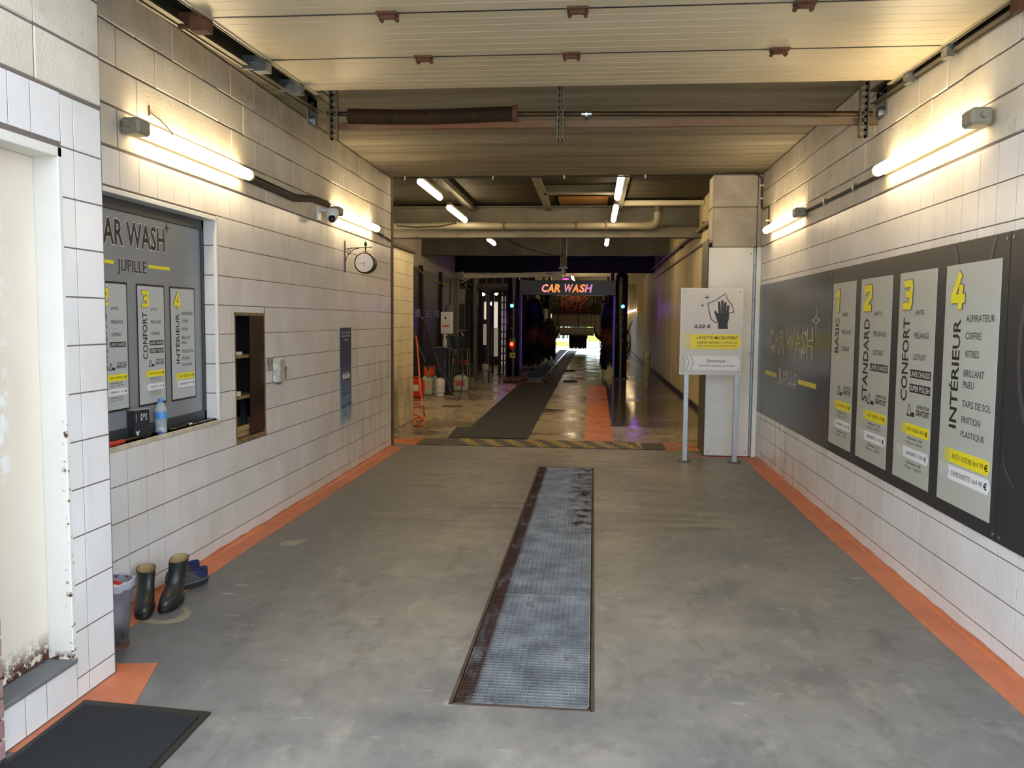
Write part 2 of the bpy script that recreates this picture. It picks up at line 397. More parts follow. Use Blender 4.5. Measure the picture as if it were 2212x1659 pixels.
# right wall
wr_ = backing('wall_right', XR-.001, 2.35, (2.5, 10.75, 0, 3.37), [], M_grout)
ysr = [5.157+.1956*k for k in range(-11, 26)]+[10.24]
SIG = (3.0, 10.14, .60, 2.02)
cover(wr_, XR, -1, ysr, zsl, [SIG], M_tile)
yb = [3.0+.405*k for k in range(0, 18)]+[10.24]; yb[-2:] = [10.24]
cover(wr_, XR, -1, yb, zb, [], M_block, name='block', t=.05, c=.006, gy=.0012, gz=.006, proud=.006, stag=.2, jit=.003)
# the pier with the steel door, on the left in front
mb = MB()
for a0, a1, z0, z1 in minus_all([(2.3, 3.51, 0, 3.37)], [(2.2, 3.222, .185, 2.27)]): mb.box(-2.60, XP+.001, a0, a1, z0, z1)
mb.box(-2.60, -2.30, 2.3, 3.24, .18, 2.28)
wp = struct('wall_front', mb, M_grout)
ysp = [3.51-.02, 3.51-.02]  # joints of the pier tiles
zsp = [.004, .085]+[.085+.2*k for k in range(1, 12)]+[2.5]
yp = [2.30, 2.495, 2.69, 2.885, 3.075, 3.262, 3.345, 3.508]
holes = [(2.2, 3.252, .185, 2.285)]
cover(wp, XP, 1, [3.228, 3.312, 3.505], [.004, .092]+[.092+.2*k for k in range(1, 12)]+[2.5], [], M_tile)
cover(wp, XP, 1, [2.30, 2.50, 2.70, 2.905, 3.032, 3.228], [.004, .185], [], M_tile)
cover(wp, XP, 1, [2.30, 2.50, 2.72, 2.925, 3.05, 3.228], [2.289, 2.305, 2.505], [], M_tile)
cover(wp, XP, 1, [2.3, 2.70, 3.08, 3.508], [2.512, 2.72, 2.95, 3.17, 3.37], [], M_block, name='block', t=.05, c=.006, gy=.0012, gz=.006, proud=.006, jit=.003)
# brick pier of the facade at the left edge
bp0 = struct('wall_facade', MB().box(-2.60, -2.120, 2.42, 2.752, 0, 3.37), M_mortar)
M_brick = mat('pinkish brick', '#a98480', .85, c2='#8d6a66', scale=30, amt=.8, rand=.2, bump=.3)
for k in range(44):
    z = .04+k*.076
    bm_ = slab_mesh(.21 if k % 2 else .10, .066, .03, .003, M_brick, 'brick'); 
    place('brick', bm_, bp0, (-2.122, 2.754-(.105 if k % 2 else .05), z))
    if k % 2 == 0: place('brick', slab_mesh(.21, .066, .03, .003, M_brick, 'brick'), bp0, (-2.122, 2.754-.21, z))
    else: place('brick', slab_mesh(.10, .066, .03, .003, M_brick, 'brick'), bp0, (-2.122, 2.754-.27, z))
struct('wall_facade', MB().box(-7, -2.61, 2.42, 2.8, 0, 5.5), M_block)
struct('wall_facade', MB().box(2.0, 7, 2.2, 2.6, 0, 5.5), M_block)
struct('wall_facade', MB().box(-2.6, 2.4, 2.42, 2.75, 3.38, 5.5), M_block)
# ceiling of the hall: precast planks
ce = struct('ceiling', MB().box(-3.0, 2.3, 2.76, 10.36, 3.40, 3.86), M_mortar)
ypl = [2.78, 3.2, 3.8, 4.4, 5.0, 5.62, 6.22, 6.84, 7.5, 8.17, 8.70, 9.28, 9.88, 10.36]
for a0, a1 in zip(ypl, ypl[1:]): obj('ceiling_plank', MB().cbox(-2.70, 2.1, a0+.006, a1-.006, 3.372, 3.47, .012), M_conc, ce)
# concrete column on the right with its white metal casing
wc = struct('wall_column', MB().box(1.40, 1.95, 10.25, 10.72, 0, 3.37), M_mortar)
M_rough = mat('rough painted concrete', '#d0c8b8', .85, c2='#b3a994', scale=4, amt=.8, bump=1.0, bscale=18)
stain(M_rough, '#2e2a24', 6, .68, .74, amt=.8)
zc = [2.50, 2.975, 3.355]
for k in range(2): obj('block', MB().cbox(1.385, 1.90, 10.235, 10.6, zc[k]+.003, zc[k+1]-.003, .012), M_rough, wc)
obj('block', MB().cbox(1.905, 1.956, 10.242, 10.6, 2.50, 3.355, .01), M_rough, wc)
obj('casing_panel', MB().cbox(1.345, 1.862, 10.19, 10.245, .012, 2.495, .004), M_white, wc)
obj('casing_edge', MB().cbox(1.866, 1.893, 10.205, 10.245, .012, 2.495, .003), M_galv, wc)
obj('casing_edge', MB().cbox(1.897, 1.953, 10.185, 10.245, .004, 2.50, .004), M_white, wc)
obj('casing_side', MB().cbox(1.335, 1.345, 10.2, 10.75, .012, 2.6, .002), mat('dark steel trim', '#4a463c', .5), wc)
for x, z in ((1.385, .06), (1.83, .06), (1.835, 2.42), (1.84, 1.25)): obj('screw', MB().cyl((x, 10.191, z), (x, 10.186, z), .007, 8), M_dark, wc)
# ---------------------------------------------------------------- the wash hall behind
def corr_y(x, sg, y0, y1, z0, z1, pitch=.1, dep=.022):
    mb = MB(); pr = []; y = y0
    while y < y1-1e-6:
        for q, d in ((0, 0), (.3, 0), (.42, dep), (.88, dep)): pr.append((min(y+q*pitch, y1), d))
        y += pitch
    pr.append((y1, 0))
    mb.v = [Vector((x+sg*d, yy, z)) for yy, d in pr for z in (z0, z1)]
    for i in range(len(pr)-1): mb.f.append((2*i, 2*i+2, 2*i+3, 2*i+1) if sg < 0 else (2*i, 2*i+1, 2*i+3, 2*i+2))
    return mb
w2 = struct('wall_right', MB().box(1.975, 2.35, 10.75, 47, 0, 4.2), M_mortar)
y = 10.76
while y < 46.9:
    obj('cladding_sheet', corr_y(1.972, -1, y, min(y+2.0, 47), .06, 4.1), M_clad, w2); y += 2.0
w3 = struct('wall_left', MB().box(-5.0, -4.68, 10.38, 47, 0, 4.2), M_mortar)
y = 10.5
while y < 46.9:
    obj('cladding_sheet', corr_y(-4.678, 1, y, min(y+2.0, 47), 2.5 if y < 27 else 2.2, 4.1), M_clad2, w3); y += 2.0
wi = struct('wall_inner', MB().box(-3.1, -2.881, 10.40, 13.25, 0, 2.66), M_grout)
yi = [10.4+.1956*k for k in range(15)]+[13.25]; cover(wi, -2.88, 1, yi, [.004, .1]+[.1+.2*k for k in range(1, 13)]+[2.655], [], M_tilei, gz=.006)
obj('coping', MB().cbox(-3.12, -2.85, 10.4, 13.3, 2.66, 2.72, .006), mat('dark brown flashing', '#3c3022', .7), wi)
struct('wall_back', MB().box(-5.0, -2.56, 10.382, 10.6, 0, 4.2).box(-5.0, -3.1, 13.0, 13.25, 0, 2.66), M_mortar)
struct('wall_header', MB().box(-2.7, 2.1, 10.36, 10.42, 3.40, 4.2), M_conc)
struct('ceiling', MB().box(-5, 2.35, 10.42, 47.2, 4.13, 4.4), M_mortar)
def corr_roof(x0, x1, y0, y1, z, pitch=.15, dep=.035):
    mb = MB(); n = int((y1-y0)/pitch*6); pr = []
    for i in range(n+1):
        yy = y0+(y1-y0)*i/n; pr.append((yy, z+dep*.5*math.cos(2*PI*(yy-y0)/pitch)))
    mb.v = [Vector((x, yy, zz)) for yy, zz in pr for x in (x0, x1)]
    for i in range(n): mb.f.append((2*i, 2*i+2, 2*i+3, 2*i+1))
    return mb
rf = struct('ceiling', MB().box(-4.7, 1.97, 10.42, 28, 4.0, 4.12), M_mortar)
for (a0, a1) in ((10.43, 16.2), (16.4, 22.4), (22.6, 28.0)): obj('roof_sheet', corr_roof(-4.66, 1.95, a0, a1, 3.86), M_roof, rf, smooth=True)
obj('skylight', MB().add([tuple(at(1205, 424, Z=3.82)), tuple(at(1314, 424, Z=3.82)), tuple(at(1310, 455, Z=3.82)), tuple(at(1212, 455, Z=3.82))], [(0, 1, 2, 3)]), mat('brown translucent rooflight', '#8a6128', .5, c2='#4c3414', scale=3, stretch=(.3, 4, 1)), rf)
def ibeam(name, label, x0, x1, y, zb, zt, w=.2, m=None, tf=.025):
    t = thing(name, label, 'beam', (x0, y, zb))
    obj('bottom_flange', MB().cbox(x0, x1, y-w/2, y+w/2, zb, zb+tf, .003), m or M_beam, t)
    obj('top_flange', MB().cbox(x0, x1, y-w/2, y+w/2, zt-tf, zt, .003), m or M_beam, t)
    obj('web', MB().box(x0, x1, y-.012, y+.012, zb+tf, zt-tf), m or M_beam, t)
    return t
ibeam('roof_beam', 'grey steel roof beam nearest the entrance, above the plastic pipe', -4.65, 1.95, 16.3, 3.20, 3.80, .28)
t = thing('roof_beam', 'lower grey box beam hanging just under the nearest roof beam', 'beam', (-4.6, 15.95, 3.12))
obj('box_section', MB().cbox(-4.65, 1.95, 15.85, 16.05, 3.17, 3.36, .006), M_beam, t)
ibeam('roof_beam', 'second grey steel roof beam with rust spots behind the boom mast', -4.65, 1.95, 22.5, 3.345, 3.84, .25)
for x, w in ((-2.35, 0), (-.88, 1), (.42, 2)):
    lab = ('sloping timber-coloured joist above the double row of strip lights', 'narrow grey joist running under the roof sheets beside the rooflight', 'thin grey joist above the strip lights on the rooflight side')[w]
    t = thing('roof_joist', lab, 'joist', (x, 13, 3.7)); obj('flange', MB().cbox(x-.07, x+.07, 10.45, 16.2, 3.70, 3.715, .003), M_beam, t); obj('web', MB().box(x-.01, x+.01, 10.45, 16.2, 3.715, 3.84), M_beam, t)
t = thing('roof_purlin', 'pale cross purlin just in front of the brown rooflight', 'joist', (-.3, 13.9, 3.7)); obj('flange', MB().cbox(-.85, .4, 13.9, 14.15, 3.70, 3.72, .003), M_beam, t); obj('web', MB().box(-.85, .4, 14.0, 14.03, 3.72, 3.84), M_beam, t)
t = thing('roof_purlin', 'light edge purlin along the corrugated roof above the pipe elbow', 'joist', (.5, 15.6, 3.7)); obj('flange', MB().cbox(.45, 1.94, 15.5, 15.62, 3.72, 3.80, .003), M_clad2, t)
hd = struct('wall_header', MB().box(-4.68, 1.97, 28, 28.2, 3.21, 4.12), M_darkwall)
struct('ceiling', MB().box(-4.7, 1.97, 28.2, 47, 3.85, 4.12), mat('dark ceiling', '#4c4634', .8))
for y in (33, 39):
    ibeam('roof_beam', 'pale cross beam over the wash tunnel, the nearer of two' if y == 33 else 'pale cross beam deep in the wash tunnel, the farther of two', -4.65, 1.95, y, 3.35, 3.8, .2, M_clad2)
# end wall with the exit opening
we = struct('wall_end', MB().box(-5, at(1190, 700, Y=47).x, 47, 47.3, 0, 4.4).box(at(1303, 700, Y=47).x, 2.35, 47, 47.3, 0, 4.4).box(-3.0, 1.2, 47, 47.3, 2.3, 4.4), M_clad2)
struct('baseboard_right', MB().box(1.90, 1.975, 10.76, 47, 0, .07), mat('dark kerb', '#2a241a', .6))
# outside beyond the exit
struct('floor', MB().box(-30, 30, 47.2, 95, -.3, -.01), mat('sunlit paving outside', '#a9a9a4', .8, c2='#8f8f88', scale=1))
# ---------------------------------------------------------------- pit gratings
M_grate = mat('galvanised grating', '#a2a5a8', .45, .45, c2='#6a6d70', scale=5, amt=.8)
stain(M_grate, '#4a3128', 6, .2, .5, box=(-.60, -.50, 3, 9.4, -1, 1), stretch=(1, .4, 1), rough=.8, fade=.03)
stain(M_grate, '#4a3228', 7, .45, .6, box=(-.12, .02, 6.4, 9.4, -1, 1), rough=.8, fade=.1)
stain(M_grate, '#4a3228', 4, .62, .7, rough=.8, amt=.8)
M_pit = mat('wet pit bottom', '#303338', .12)
obj('pit_bottom', MB().box(PX0, PX1, PY0, PY1, -.158, -.155), M_pit, floor)
gl = ['steel floor grating nearest the open front', 'steel floor grating second from the open front', 'steel floor grating third from the open front', 'steel floor grating farthest from the open front, browner at its far end']
ed = [3.395, 4.822, 6.245, 7.655, 9.15]
for q in range(4):
    a0, a1 = ed[q]+.004, ed[q+1]-.004; x0, x1 = PX0+.01, PX1-.01
    t = thing('floor_grating', gl[q], 'grating', ((x0+x1)/2, a0, -.03), 'gratings over the pit')
    obj('frame', MB().box(x0, x1, a0, a0+.006, -.032, .002).box(x0, x1, a1-.006, a1, -.032, .002).box(x0, x0+.006, a0, a1, -.032, .002).box(x1-.006, x1, a0, a1, -.032, .002), M_grate, t)
    mb = MB(); n = 19
    for i in range(1, n): xx = x0+(x1-x0)*i/n; mb.box(xx-.0015, xx+.0015, a0+.006, a1-.006, -.030, .001)
    obj('bearing_bars', mb, M_grate, t, kind='stuff')
    mb = MB(); n = 47
    for i in range(1, n): yy = a0+(a1-a0)*i/n; mb.box(x0+.006, x1-.006, yy-.0018, yy+.0018, -.026, -.001)
    obj('cross_bars', mb, M_grate, t, kind='stuff')
fr_ = MB().box(PX0-.012, PX0+.004, PY0-.012, PY1+.01, -.03, .003).box(PX1-.004, PX1+.012, PY0-.012, PY1+.01, -.03, .003).box(PX0, PX1, PY0-.012, PY0+.003, -.03, .003).box(PX0, PX1, PY1-.003, PY1+.01, -.03, .003)
obj('pit_edge', fr_, mat('rusty pit edge', '#45382f', .7, .3, c2='#6b5a4c', scale=8), floor)
# ---------------------------------------------------------------- striped channel at the threshold
t = thing('drain_channel', 'yellow and black striped channel cover across the floor between the two halls', 'drain cover', (-.65, 10.6, 0))
obj('frame', MB().cbox(-1.98, .64, 10.59, 11.24, 0, .006, .002), M_dgrey, t)
M_yel = mat('worn yellow paint', '#b89c3e', .6, c2='#6f6030', scale=7, amt=.8); M_yel2 = mat('worn black paint', '#2f2b25', .6, c2='#4c463a', scale=7)
x = -1.96; k = 0; mbA = MB(); 
while x < .63:
    x1 = min(x+.1475, .63); poly = [(x+.25, 10.61), (x+.25+.148, 10.61), (x+.148, 11.22), (x, 11.22)]
    poly = [(min(max(a, -1.96), .63), b) for a, b in poly]
    mb = MB().loft([[(a, b, .005) for a, b in poly], [(a, b, .009) for a, b in poly]], c0=False)
    obj('stripe', mb, M_yel if k % 2 else M_yel2, t); x += .1475; k += 1
mb = MB()
for i in range(52): yy = -1.95+i*.0495; mb.box(yy, yy+.012, 10.63, 11.20, .009, .0125)
obj('grip_ribs', mb, mat('worn metal ribs', '#5c563f', .5, .5), t, kind='stuff')
for nm, x0, x1, lab in (('cover_plate', -2.27, -1.99, 'brown steel plate beside the striped channel, on the tool corner side'), ('cover_plate', .65, .93, 'brown steel plate ending the striped channel beside the sign posts')):
    t = thing(nm, lab, 'plate', (x0, 10.62, 0)); obj('plate', MB().cbox(x0, x1, 10.6, 11.15, 0, .008, .002), mat('brown steel plate', '#4a3d2c', .6, .3, c2='#342b20', scale=6), t)
    for a in (x0+.03, x1-.03): obj('screw', MB().cyl((a, 10.64, .006), (a, 10.64, .011), .008, 8), M_galv, t)
# long rubber mat beside the conveyor
t = thing('rubber_runner', 'long black ribbed rubber runner leading from the striped channel to the conveyor', 'mat', (-1.4, 11.3, 0))
M_run = mat('black ribbed rubber', '#1c1b19', .7, c2='#15140f', scale=3, bump=.2, bscale=120)
mb = MB().prism([(-1.97, 11.29), (-.875, 11.29), (-.89, 21.5), (-1.87, 21.5), (-1.83, 12.42), (-2.03, 12.42)], 0, .012, lambda u, v, w: (u, v, w))
obj('sheet', mb, M_run, t)
mb = MB()
for i in range(26): xx = -1.81+i*.036; mb.box(xx, xx+.014, 11.32, 21.4, .012, .018)
obj('ribs', mb, M_run, t, kind='stuff')
# door mat in front of the steel door
t = thing('door_mat', 'black rubber door mat on the floor below the steel door', 'mat', (-1.9, 2.8, 0))
c0, c1, c2 = at(183, 1512, Z=.006), at(456, 1538, Z=.006), at(345, 1655, Z=.006); dd = (c2-c1).normalized(); 
q = [c0, c1, c1+dd*.95, c0+dd*.95]
def inset(q, k): m = sum(q, Vector())/4; return [m+(p-m)*k for p in q]
obj('border', MB().loft([[Vector((p.x, p.y, 0)) for p in q], [Vector((p.x, p.y, .007)) for p in q]]), M_rubber, t)
q2 = [q[0]+(q[2]-q[0]).normalized()*.055, q[1]+(q[3]-q[1]).normalized()*.055, q[2]+(q[0]-q[2]).normalized()*.055, q[3]+(q[1]-q[3]).normalized()*.055]
obj('pile', MB().loft([[Vector((p.x, p.y, .006)) for p in q2], [Vector((p.x, p.y, .012)) for p in q2]]), mat('black carpet pile', '#101316', .95, c2='#1c2126', scale=200, bump=.9, bscale=300), t)
# ---------------------------------------------------------------- steel door on the left pier
t = struct('door_1', MB().cbox(-2.262, -2.238, 2.36, 3.199, .19, 2.245, .003), mat('cream steel door', '#e2d8c8', .45, c2='#d8cdba', scale=2, amt=.7)); 
dm = bpy.data.materials['cream steel door']; stain(dm, '#4a2413', 22, .42, .5, box=(-9, 0, 2, 4, -1, .225), rough=.9, fade=.09)
stain(dm, '#e9e9e6', 13, .5, .56, box=(-9, 0, 2.85, 2.98, 1.0, 2.0), fade=.04)
M_fr = mat('pale green steel frame', '#dddad2', .4, c2='#cfccc4', scale=3, amt=.5); stain(M_fr, '#51301f', 34, .57, .62, box=(-2.142, 0, 3.19, 3.30, -1, 1.2), rough=.9, fade=.02); stain(M_fr, '#51301f', 24, .5, .55, box=(-9, 0, 2, 4, -1, .2), rough=.9, fade=.03)
dfr = obj('door_frame', MB().cbox(-2.30, XP+.006, 3.200, 3.226, .186, 2.285, .003).cbox(-2.30, XP+.006, 2.33, 3.226, 2.245, 2.285, .003).cbox(-2.30, XP+.006, 2.33, 2.36, .185, 2.285, .003), M_fr, t)
obj('door_sill', MB().cbox(-2.30, XP+.010, 2.30, 3.227, .165, .186, .003), mat('grey stone sill', '#6f7071', .6, c2='#5a5b5c', scale=5), t)
obj('glazing_bead', MB().box(-2.2385, -2.232, 2.5, 2.80, .98, 2.05).box(-2.2385, -2.226, 2.80, 2.815, .96, 2.06).box(-2.2385, -2.226, 2.5, 2.815, .96, .975), M_fr, t)
# ---------------------------------------------------------------- window with printed film
XG = -2.640
wn_ = struct('window_1', MB().box(XG-.05, XG-.004, WIN[0], WIN[1], WIN[2], WIN[3]), mat('grey window film', '#868b90', .25, c2='#80858a', scale=1))
fb = MB()
fb.cbox(XG-.02, XG+.012, WIN[0], WIN[1], WIN[3]-.085, WIN[3], .003).cbox(XG-.02, XG+.012, WIN[0], WIN[1], WIN[2], WIN[2]+.065, .003).cbox(XG-.02, XG+.012, WIN[1]-.045, WIN[1], WIN[2], WIN[3], .003).cbox(XG-.02, XG+.012, WIN[0], WIN[0]+.05, WIN[2], WIN[3], .003)
obj('window_frame', fb, M_dgrey, wn_)
obj('window_sill', MB().cbox(XG+.012, XL+.012, WIN[0]-.01, WIN[1], WIN[2]-.028, WIN[2], .003), mat('cream tiled sill', '#d3cdba', .5, c2='#a89a7c', scale=9, amt=.8), wn_)
rev = obj('reveal', MB().box(XG+.012, XL-.004, WIN[1]-.012, WIN[1]+.0, WIN[2], WIN[3]), M_grout, wn_)
zz = [.925, 1.10, 1.30, 1.50, 1.70, 1.90, 2.10, 2.283]
for a, b in zip(zz, zz[1:]): obj('tile', MB().cbox(XG+.014, XL-.002, WIN[1]-.020, WIN[1]-.010, a+.003, b-.003, .001), M_tile, rev)
obj('head_board', MB().cbox(XG+.012, XL+.010, WIN[0], WIN[1], WIN[3]-.022, WIN[3]+.004, .002), M_white, wn_)
obj('corner_bead', MB().cbox(XL-.012, XL+.010, WIN[1]-.022, WIN[1]-.006, WIN[2], WIN[3], .002), M_white, wn_)
# print materials
K_blk = mat('black print', '#221c1d', .45); K_gry = mat('light grey print', '#b7bab1', .4); K_gry2 = mat('dark grey lettering', '#4a4a4c', .45)
K_yel = mat('yellow print', '#efe02a', .4); K_wht = mat('white print', '#e9e9ec', .4); K_pal = mat('faded yellow print', '#cfca6c', .4); K_chev = mat('grey chevrons', '#c3c5c0', .4)
K_out = mat('outline grey', '#77756c', .4); K_lin = mat('pale outline', '#cfcdc2', .4); K_mid = mat('window panel grey', '#b6bbbd', .4)
SVC = {1: [('JANTES', .197), ('PRÉLAVAGE', .30), ('LUSTRANT', .40)], 2: [('JANTES', .197), ('PRÉLAVAGE', .303), ('LUSTRANT', .402)], 3: [('JANTES', .197), ('PRÉLAVAGE', .303), ('LUSTRANT', .402)],
       4: [('ASPIRATEUR', .224), ('COFFRE', .294), ('VITRES', .367), ('BRILLANT', .445), ('PNEU', .492), ('TAPIS DE SOL', .570), ('FINITION', .635), ('PLASTIQUE', .695)]}
WORD = {1: ('BASIC', .215, .43), 2: ('STANDARD', .22, .68), 3: ('CONFORT', .22, .62), 4: ('INTÉRIEUR', .225, .68)}
PRC = {1: ('11,00', '12,00', '110€', '120€'), 2: ('12,50', '13,50', '125€', '135€'), 3: ('14,00', '15,00', '140€', '150€')}
def column(n, fr, w, h, par, name='price_panel', m=None, border=0, d0=.003, light=K_gry):
    "one printed price column, w x h metres, top left at the frame's origin"
    if border: flat('panel_border', fr, [R4(-border, -border, w+border, h+border)], K_blk, par, d0-.0012, .001)
    p = flat(name, fr, [R4(0, 0, w, h)], light, par, d0, .0015); D = d0+.0008
    T = lambda s, u, v, ww, hh, m, **k: text(s, fr, u*w, v*h-hh*h/2, ww*w if ww else None, hh*h, m, p, d=k.pop('d', D), **k)
    wd, v0, v1 = WORD[n]
    nw = .15 if n == 1 else .26
    nw = .24; strokes('number_outline', fr, digit(n, .13*w, .044*h, nw*w, .128*h, .095*w), K_out, p, D)
    strokes('number', fr, digit(n, .13*w, .044*h, nw*w, .128*h, .075*w), K_yel, p, D+.0024)
    f2 = fr.sub(.15*w, v1*h, True); text(wd, f2, 0, 0, (v1-v0)*h, .185*w, K_blk, p, bold=.018, d=D)
    for s, v in SVC[n]:
        ww = {'JANTES': .24, 'PRÉLAVAGE': .39, 'LUSTRANT': .34, 'ASPIRATEUR': .50, 'COFFRE': .29, 'VITRES': .26, 'BRILLANT': .37, 'PNEU': .2, 'TAPIS DE SOL': .51, 'FINITION': .34, 'PLASTIQUE': .42}[s]
        T(s, .43 if n == 4 else .47, v-(.005 if 'É' in s else 0), ww, .029+(.007 if 'É' in s else 0), K_gry2, bold=.012)
    if n in (2, 3):
        flat('label_box', fr, [R4(.40*w, .462*h, .95*w, .502*h)], K_blk, p, D); T('LAVE CHASSIS', .42, .482, .51, .026, K_wht, d=D+.0008)
    if n == 3:
        flat('label_box', fr, [R4(.40*w, .530*h, .95*w, .570*h)], K_blk, p, D); T('SUPER POLISH', .42, .550, .51, .026, K_wht, d=D+.0008)
    if n < 4:
        u0, v0 = .36*w, .640*h   # little vacuum cleaner: body, wheels, hose and wand
        flat('vacuum_icon', fr, [[(u0+.10*w, v0+.045*h), (u0+.10*w, v0+.032*h), (u0+.14*w, v0+.022*h), (u0+.19*w, v0+.024*h), (u0+.21*w, v0+.045*h)], R4(u0-.01*w, v0+.038*h, u0+.08*w, v0+.046*h)], K_blk, p, D)
        mb = MB().tube([fr.p(u0+a*w, v0+b*h, D) for a, b in ((.02, .038), (.03, .0), (.05, -.012), (.075, -.008), (.09, .01), (.10, .034))], .0022, 5); obj('vacuum_hose', mb, K_blk, p)
        T('ASPIRATEUR', .62, .632, .33, .018, K_blk, bold=.01); T('GRATUIT', .60, .660, .35, .028, K_blk, bold=.03)
        A, B, s1, s2 = PRC[n]
        flat('price_tag_fade', fr, [R4(.22*w, .720*h, .36*w, .772*h)], K_pal, p, D)
        flat('price_tag', fr, [arrow(.33*w, .720*h, .97*w, .772*h, .03*w)], K_yel, p, D+.0004)
        T('AUTO / VOITURE', .38, .746, .32, .018, K_blk, d=D+.001); T(A, .72, .746, .12, .019, K_blk, d=D+.001); T('€', .87, .746, .06, .024, K_blk, bold=.03, d=D+.001)
        T('Abonnement', .40, .788, .26, .016, K_gry2); T(s1, .70, .788, .10, .016, K_gry2); T('10 lavages + 1 GRATUIT', .36, .812, .46, .016, K_gry2)
        flat('price_tag', fr, [arrow(.30*w, .835*h, .97*w, .887*h, .03*w)], K_wht, p, D+.0004)
        flat('chevron', fr, [chev(k*w, .835*h, .887*h, .05*w, .04*w) for k in (.06, .14, .22)], K_chev, p, D+.0002)
        T('CAMIONNETTE', .38, .861, .30, .018, K_blk, d=D+.001); T(B, .72, .861, .12, .019, K_blk, d=D+.001); T('€', .87, .861, .06, .024, K_blk, bold=.03, d=D+.001)
        T('Abonnement', .40, .905, .26, .016, K_gry2); T(s2, .70, .905, .10, .016, K_gry2); T('10 lavages + 1 GRATUIT', .36, .929, .46, .016, K_gry2)
    else:
        flat('price_tag_fade', fr, [R4(.12*w, .768*h, .26*w, .826*h)], K_pal, p, D)
        flat('price_tag', fr, [arrow(.23*w, .768*h, .97*w, .826*h, .035*w)], K_yel, p, D+.0004)
        T('AUTO / VOITURE', .28, .797, .38, .022, K_blk, d=D+.001); T('àpd 30', .68, .797, .18, .024, K_blk, d=D+.001); T('€', .88, .797, .06, .028, K_blk, bold=.03, d=D+.001)
        flat('price_tag', fr, [arrow(.22*w, .838*h, .985*w, .898*h, .035*w)], K_wht, p, D+.0004)
        flat('chevron', fr, [chev(k*w, .838*h, .898*h, .05*w, .045*w) for k in (.01, .08, .15)], K_chev, p, D+.0006)
        T('CAMIONNETTE', .28, .868, .37, .022, K_blk, d=D+.001); T('àpd 40', .68, .868, .18, .024, K_blk, d=D+.001); T('€', .88, .868, .06, .028, K_blk, bold=.03, d=D+.001)
    return p
# film on the window, as one printed sheet
fm = Frame((XG-.003, WIN[0], WIN[3]), (0, 1, 0), (0, 0, 1))
film = flat('window_film', fm, [R4(.03, .05, WIN[1]-WIN[0]-.03, WIN[3]-WIN[2]-.05)], mat('grey window film', '', .3), wn_, .002, .001)
def wfr(px, py):
    p = at(px, py, X=XG); return (p.y-WIN[0], WIN[3]-p.z)
ca, cb = wfr(225, 482)[0], wfr(357, 512)
ce_ = wfr(284, 570)[0]; wd = (wfr(355, 512)[0]-ce_)*2; z1 = wfr(352, 494)[1]; z2 = wfr(348, 545)[1]
text('CAR WASH', fm, ce_-wd/2-.004, z1-.004, wd+.008, z2-z1+.008, K_wht, film, bold=.045, d=.004)
text('CAR WASH', fm, ce_-wd/2, z1, wd, z2-z1, K_blk, film, bold=.022, d=.005)
sx, szz = wfr(359, 497); flat('star', fm, [star(sx+.008, szz-.012, .035, .25)], K_blk, film, .005)
ja, jb = wfr(252, 560), wfr(316, 583)
text('JUPILLE', fm, ja[0]-.003, wfr(252, 557)[1]-.002, jb[0]-ja[0]+.006, .098, K_wht, film, bold=.04, d=.004)
text('JUPILLE', fm, ja[0], wfr(252, 557)[1], jb[0]-ja[0], .094, K_blk, film, bold=.018, d=.005)
da = wfr(320, 572); db = wfr(366, 580)
for q in (R4(da[0], da[1]-.0, db[0], da[1]+.02), R4(2*ce_-db[0], da[1], 2*ce_-da[0], da[1]+.02)): flat('dash', fm, [q], K_yel, film, .005)
for n, (a, b, c) in {4: ((365, 618), (419, 622), (371, 868)), 3: ((293, 612), (354, 617), (300, 880))}.items():
    A, B, Cc = wfr(*a), wfr(*b), wfr(*c); pitch = None
    column(n, fm.sub(A[0]+.012, A[1]+.012), B[0]-A[0]-.024, Cc[1]-A[1]-.024, wn_, 'film_panel', border=.012, d0=.006, light=K_mid)
    if n == 3: A3, B3, C3 = A, B, Cc
    else: A4 = A
st = A4[0]-A3[0]
for n, k in ((2, 1.085), (1, 2.1)): column(n, fm.sub(A3[0]+.012-st*k, A3[1]+.012), B3[0]-A3[0]-.024, C3[1]-A3[1]-.024, wn_, 'film_panel', border=.012, d0=.006, light=K_mid)
# ---------------------------------------------------------------- big price boards on the right wall
M_brd = mat('anthracite board', '#2c2e33', .4, c2='#26282c', scale=2); M_brd2 = mat('anthracite board print', '#3f4146', .4)
M_brd3 = mat('streaked anthracite board', '#2f3235', .26, c2='#54585a', scale=1.4, amt=.5, stretch=(1, 2.5, .8), lo=.5, hi=.7)
def board(y1, y0, lab, m):
    t = thing('sign_board', lab, 'sign', (XR, (y0+y1)/2, 1.3), 'price boards along the side wall')
    fr = Frame((XR-.004, y1, 2.05), (0, -1, 0), (0, 0, 1)); w, h = y1-y0, 2.05-.565
    b = flat('panel', fr, [R4(.002, 0, w-.002, h)], m, t, .008, .008)
    for u in (.03, w-.03):
        for v in (.03, h-.03): obj('screw', MB().cyl(fr.p(u, v, .007), fr.p(u, v, .012), .009, 8), M_galv, t)
    return t, fr, b, w, h
t, fr, b, w, h = board(10.17, 7.136, 'dark board with outlined white lettering and yellow dashes beside the column', M_brd3)
def rfr(px, py, f=fr):
    p = at(px, py, X=XR-.012); return ((10.17-p.y), 2.05-p.z)
L0, L1 = rfr(1662, 700), rfr(1757, 775); vt = rfr(1662, 704)[1]; vb = rfr(1662, 762)[1]
for dd_, mm, bo in ((.0088, K_lin, .034), (.0094, M_brd3, .006)): text('CAR WASH', fr, L0[0], vt, L1[0]-L0[0], vb-vt, mm, b, bold=bo, d=dd_)
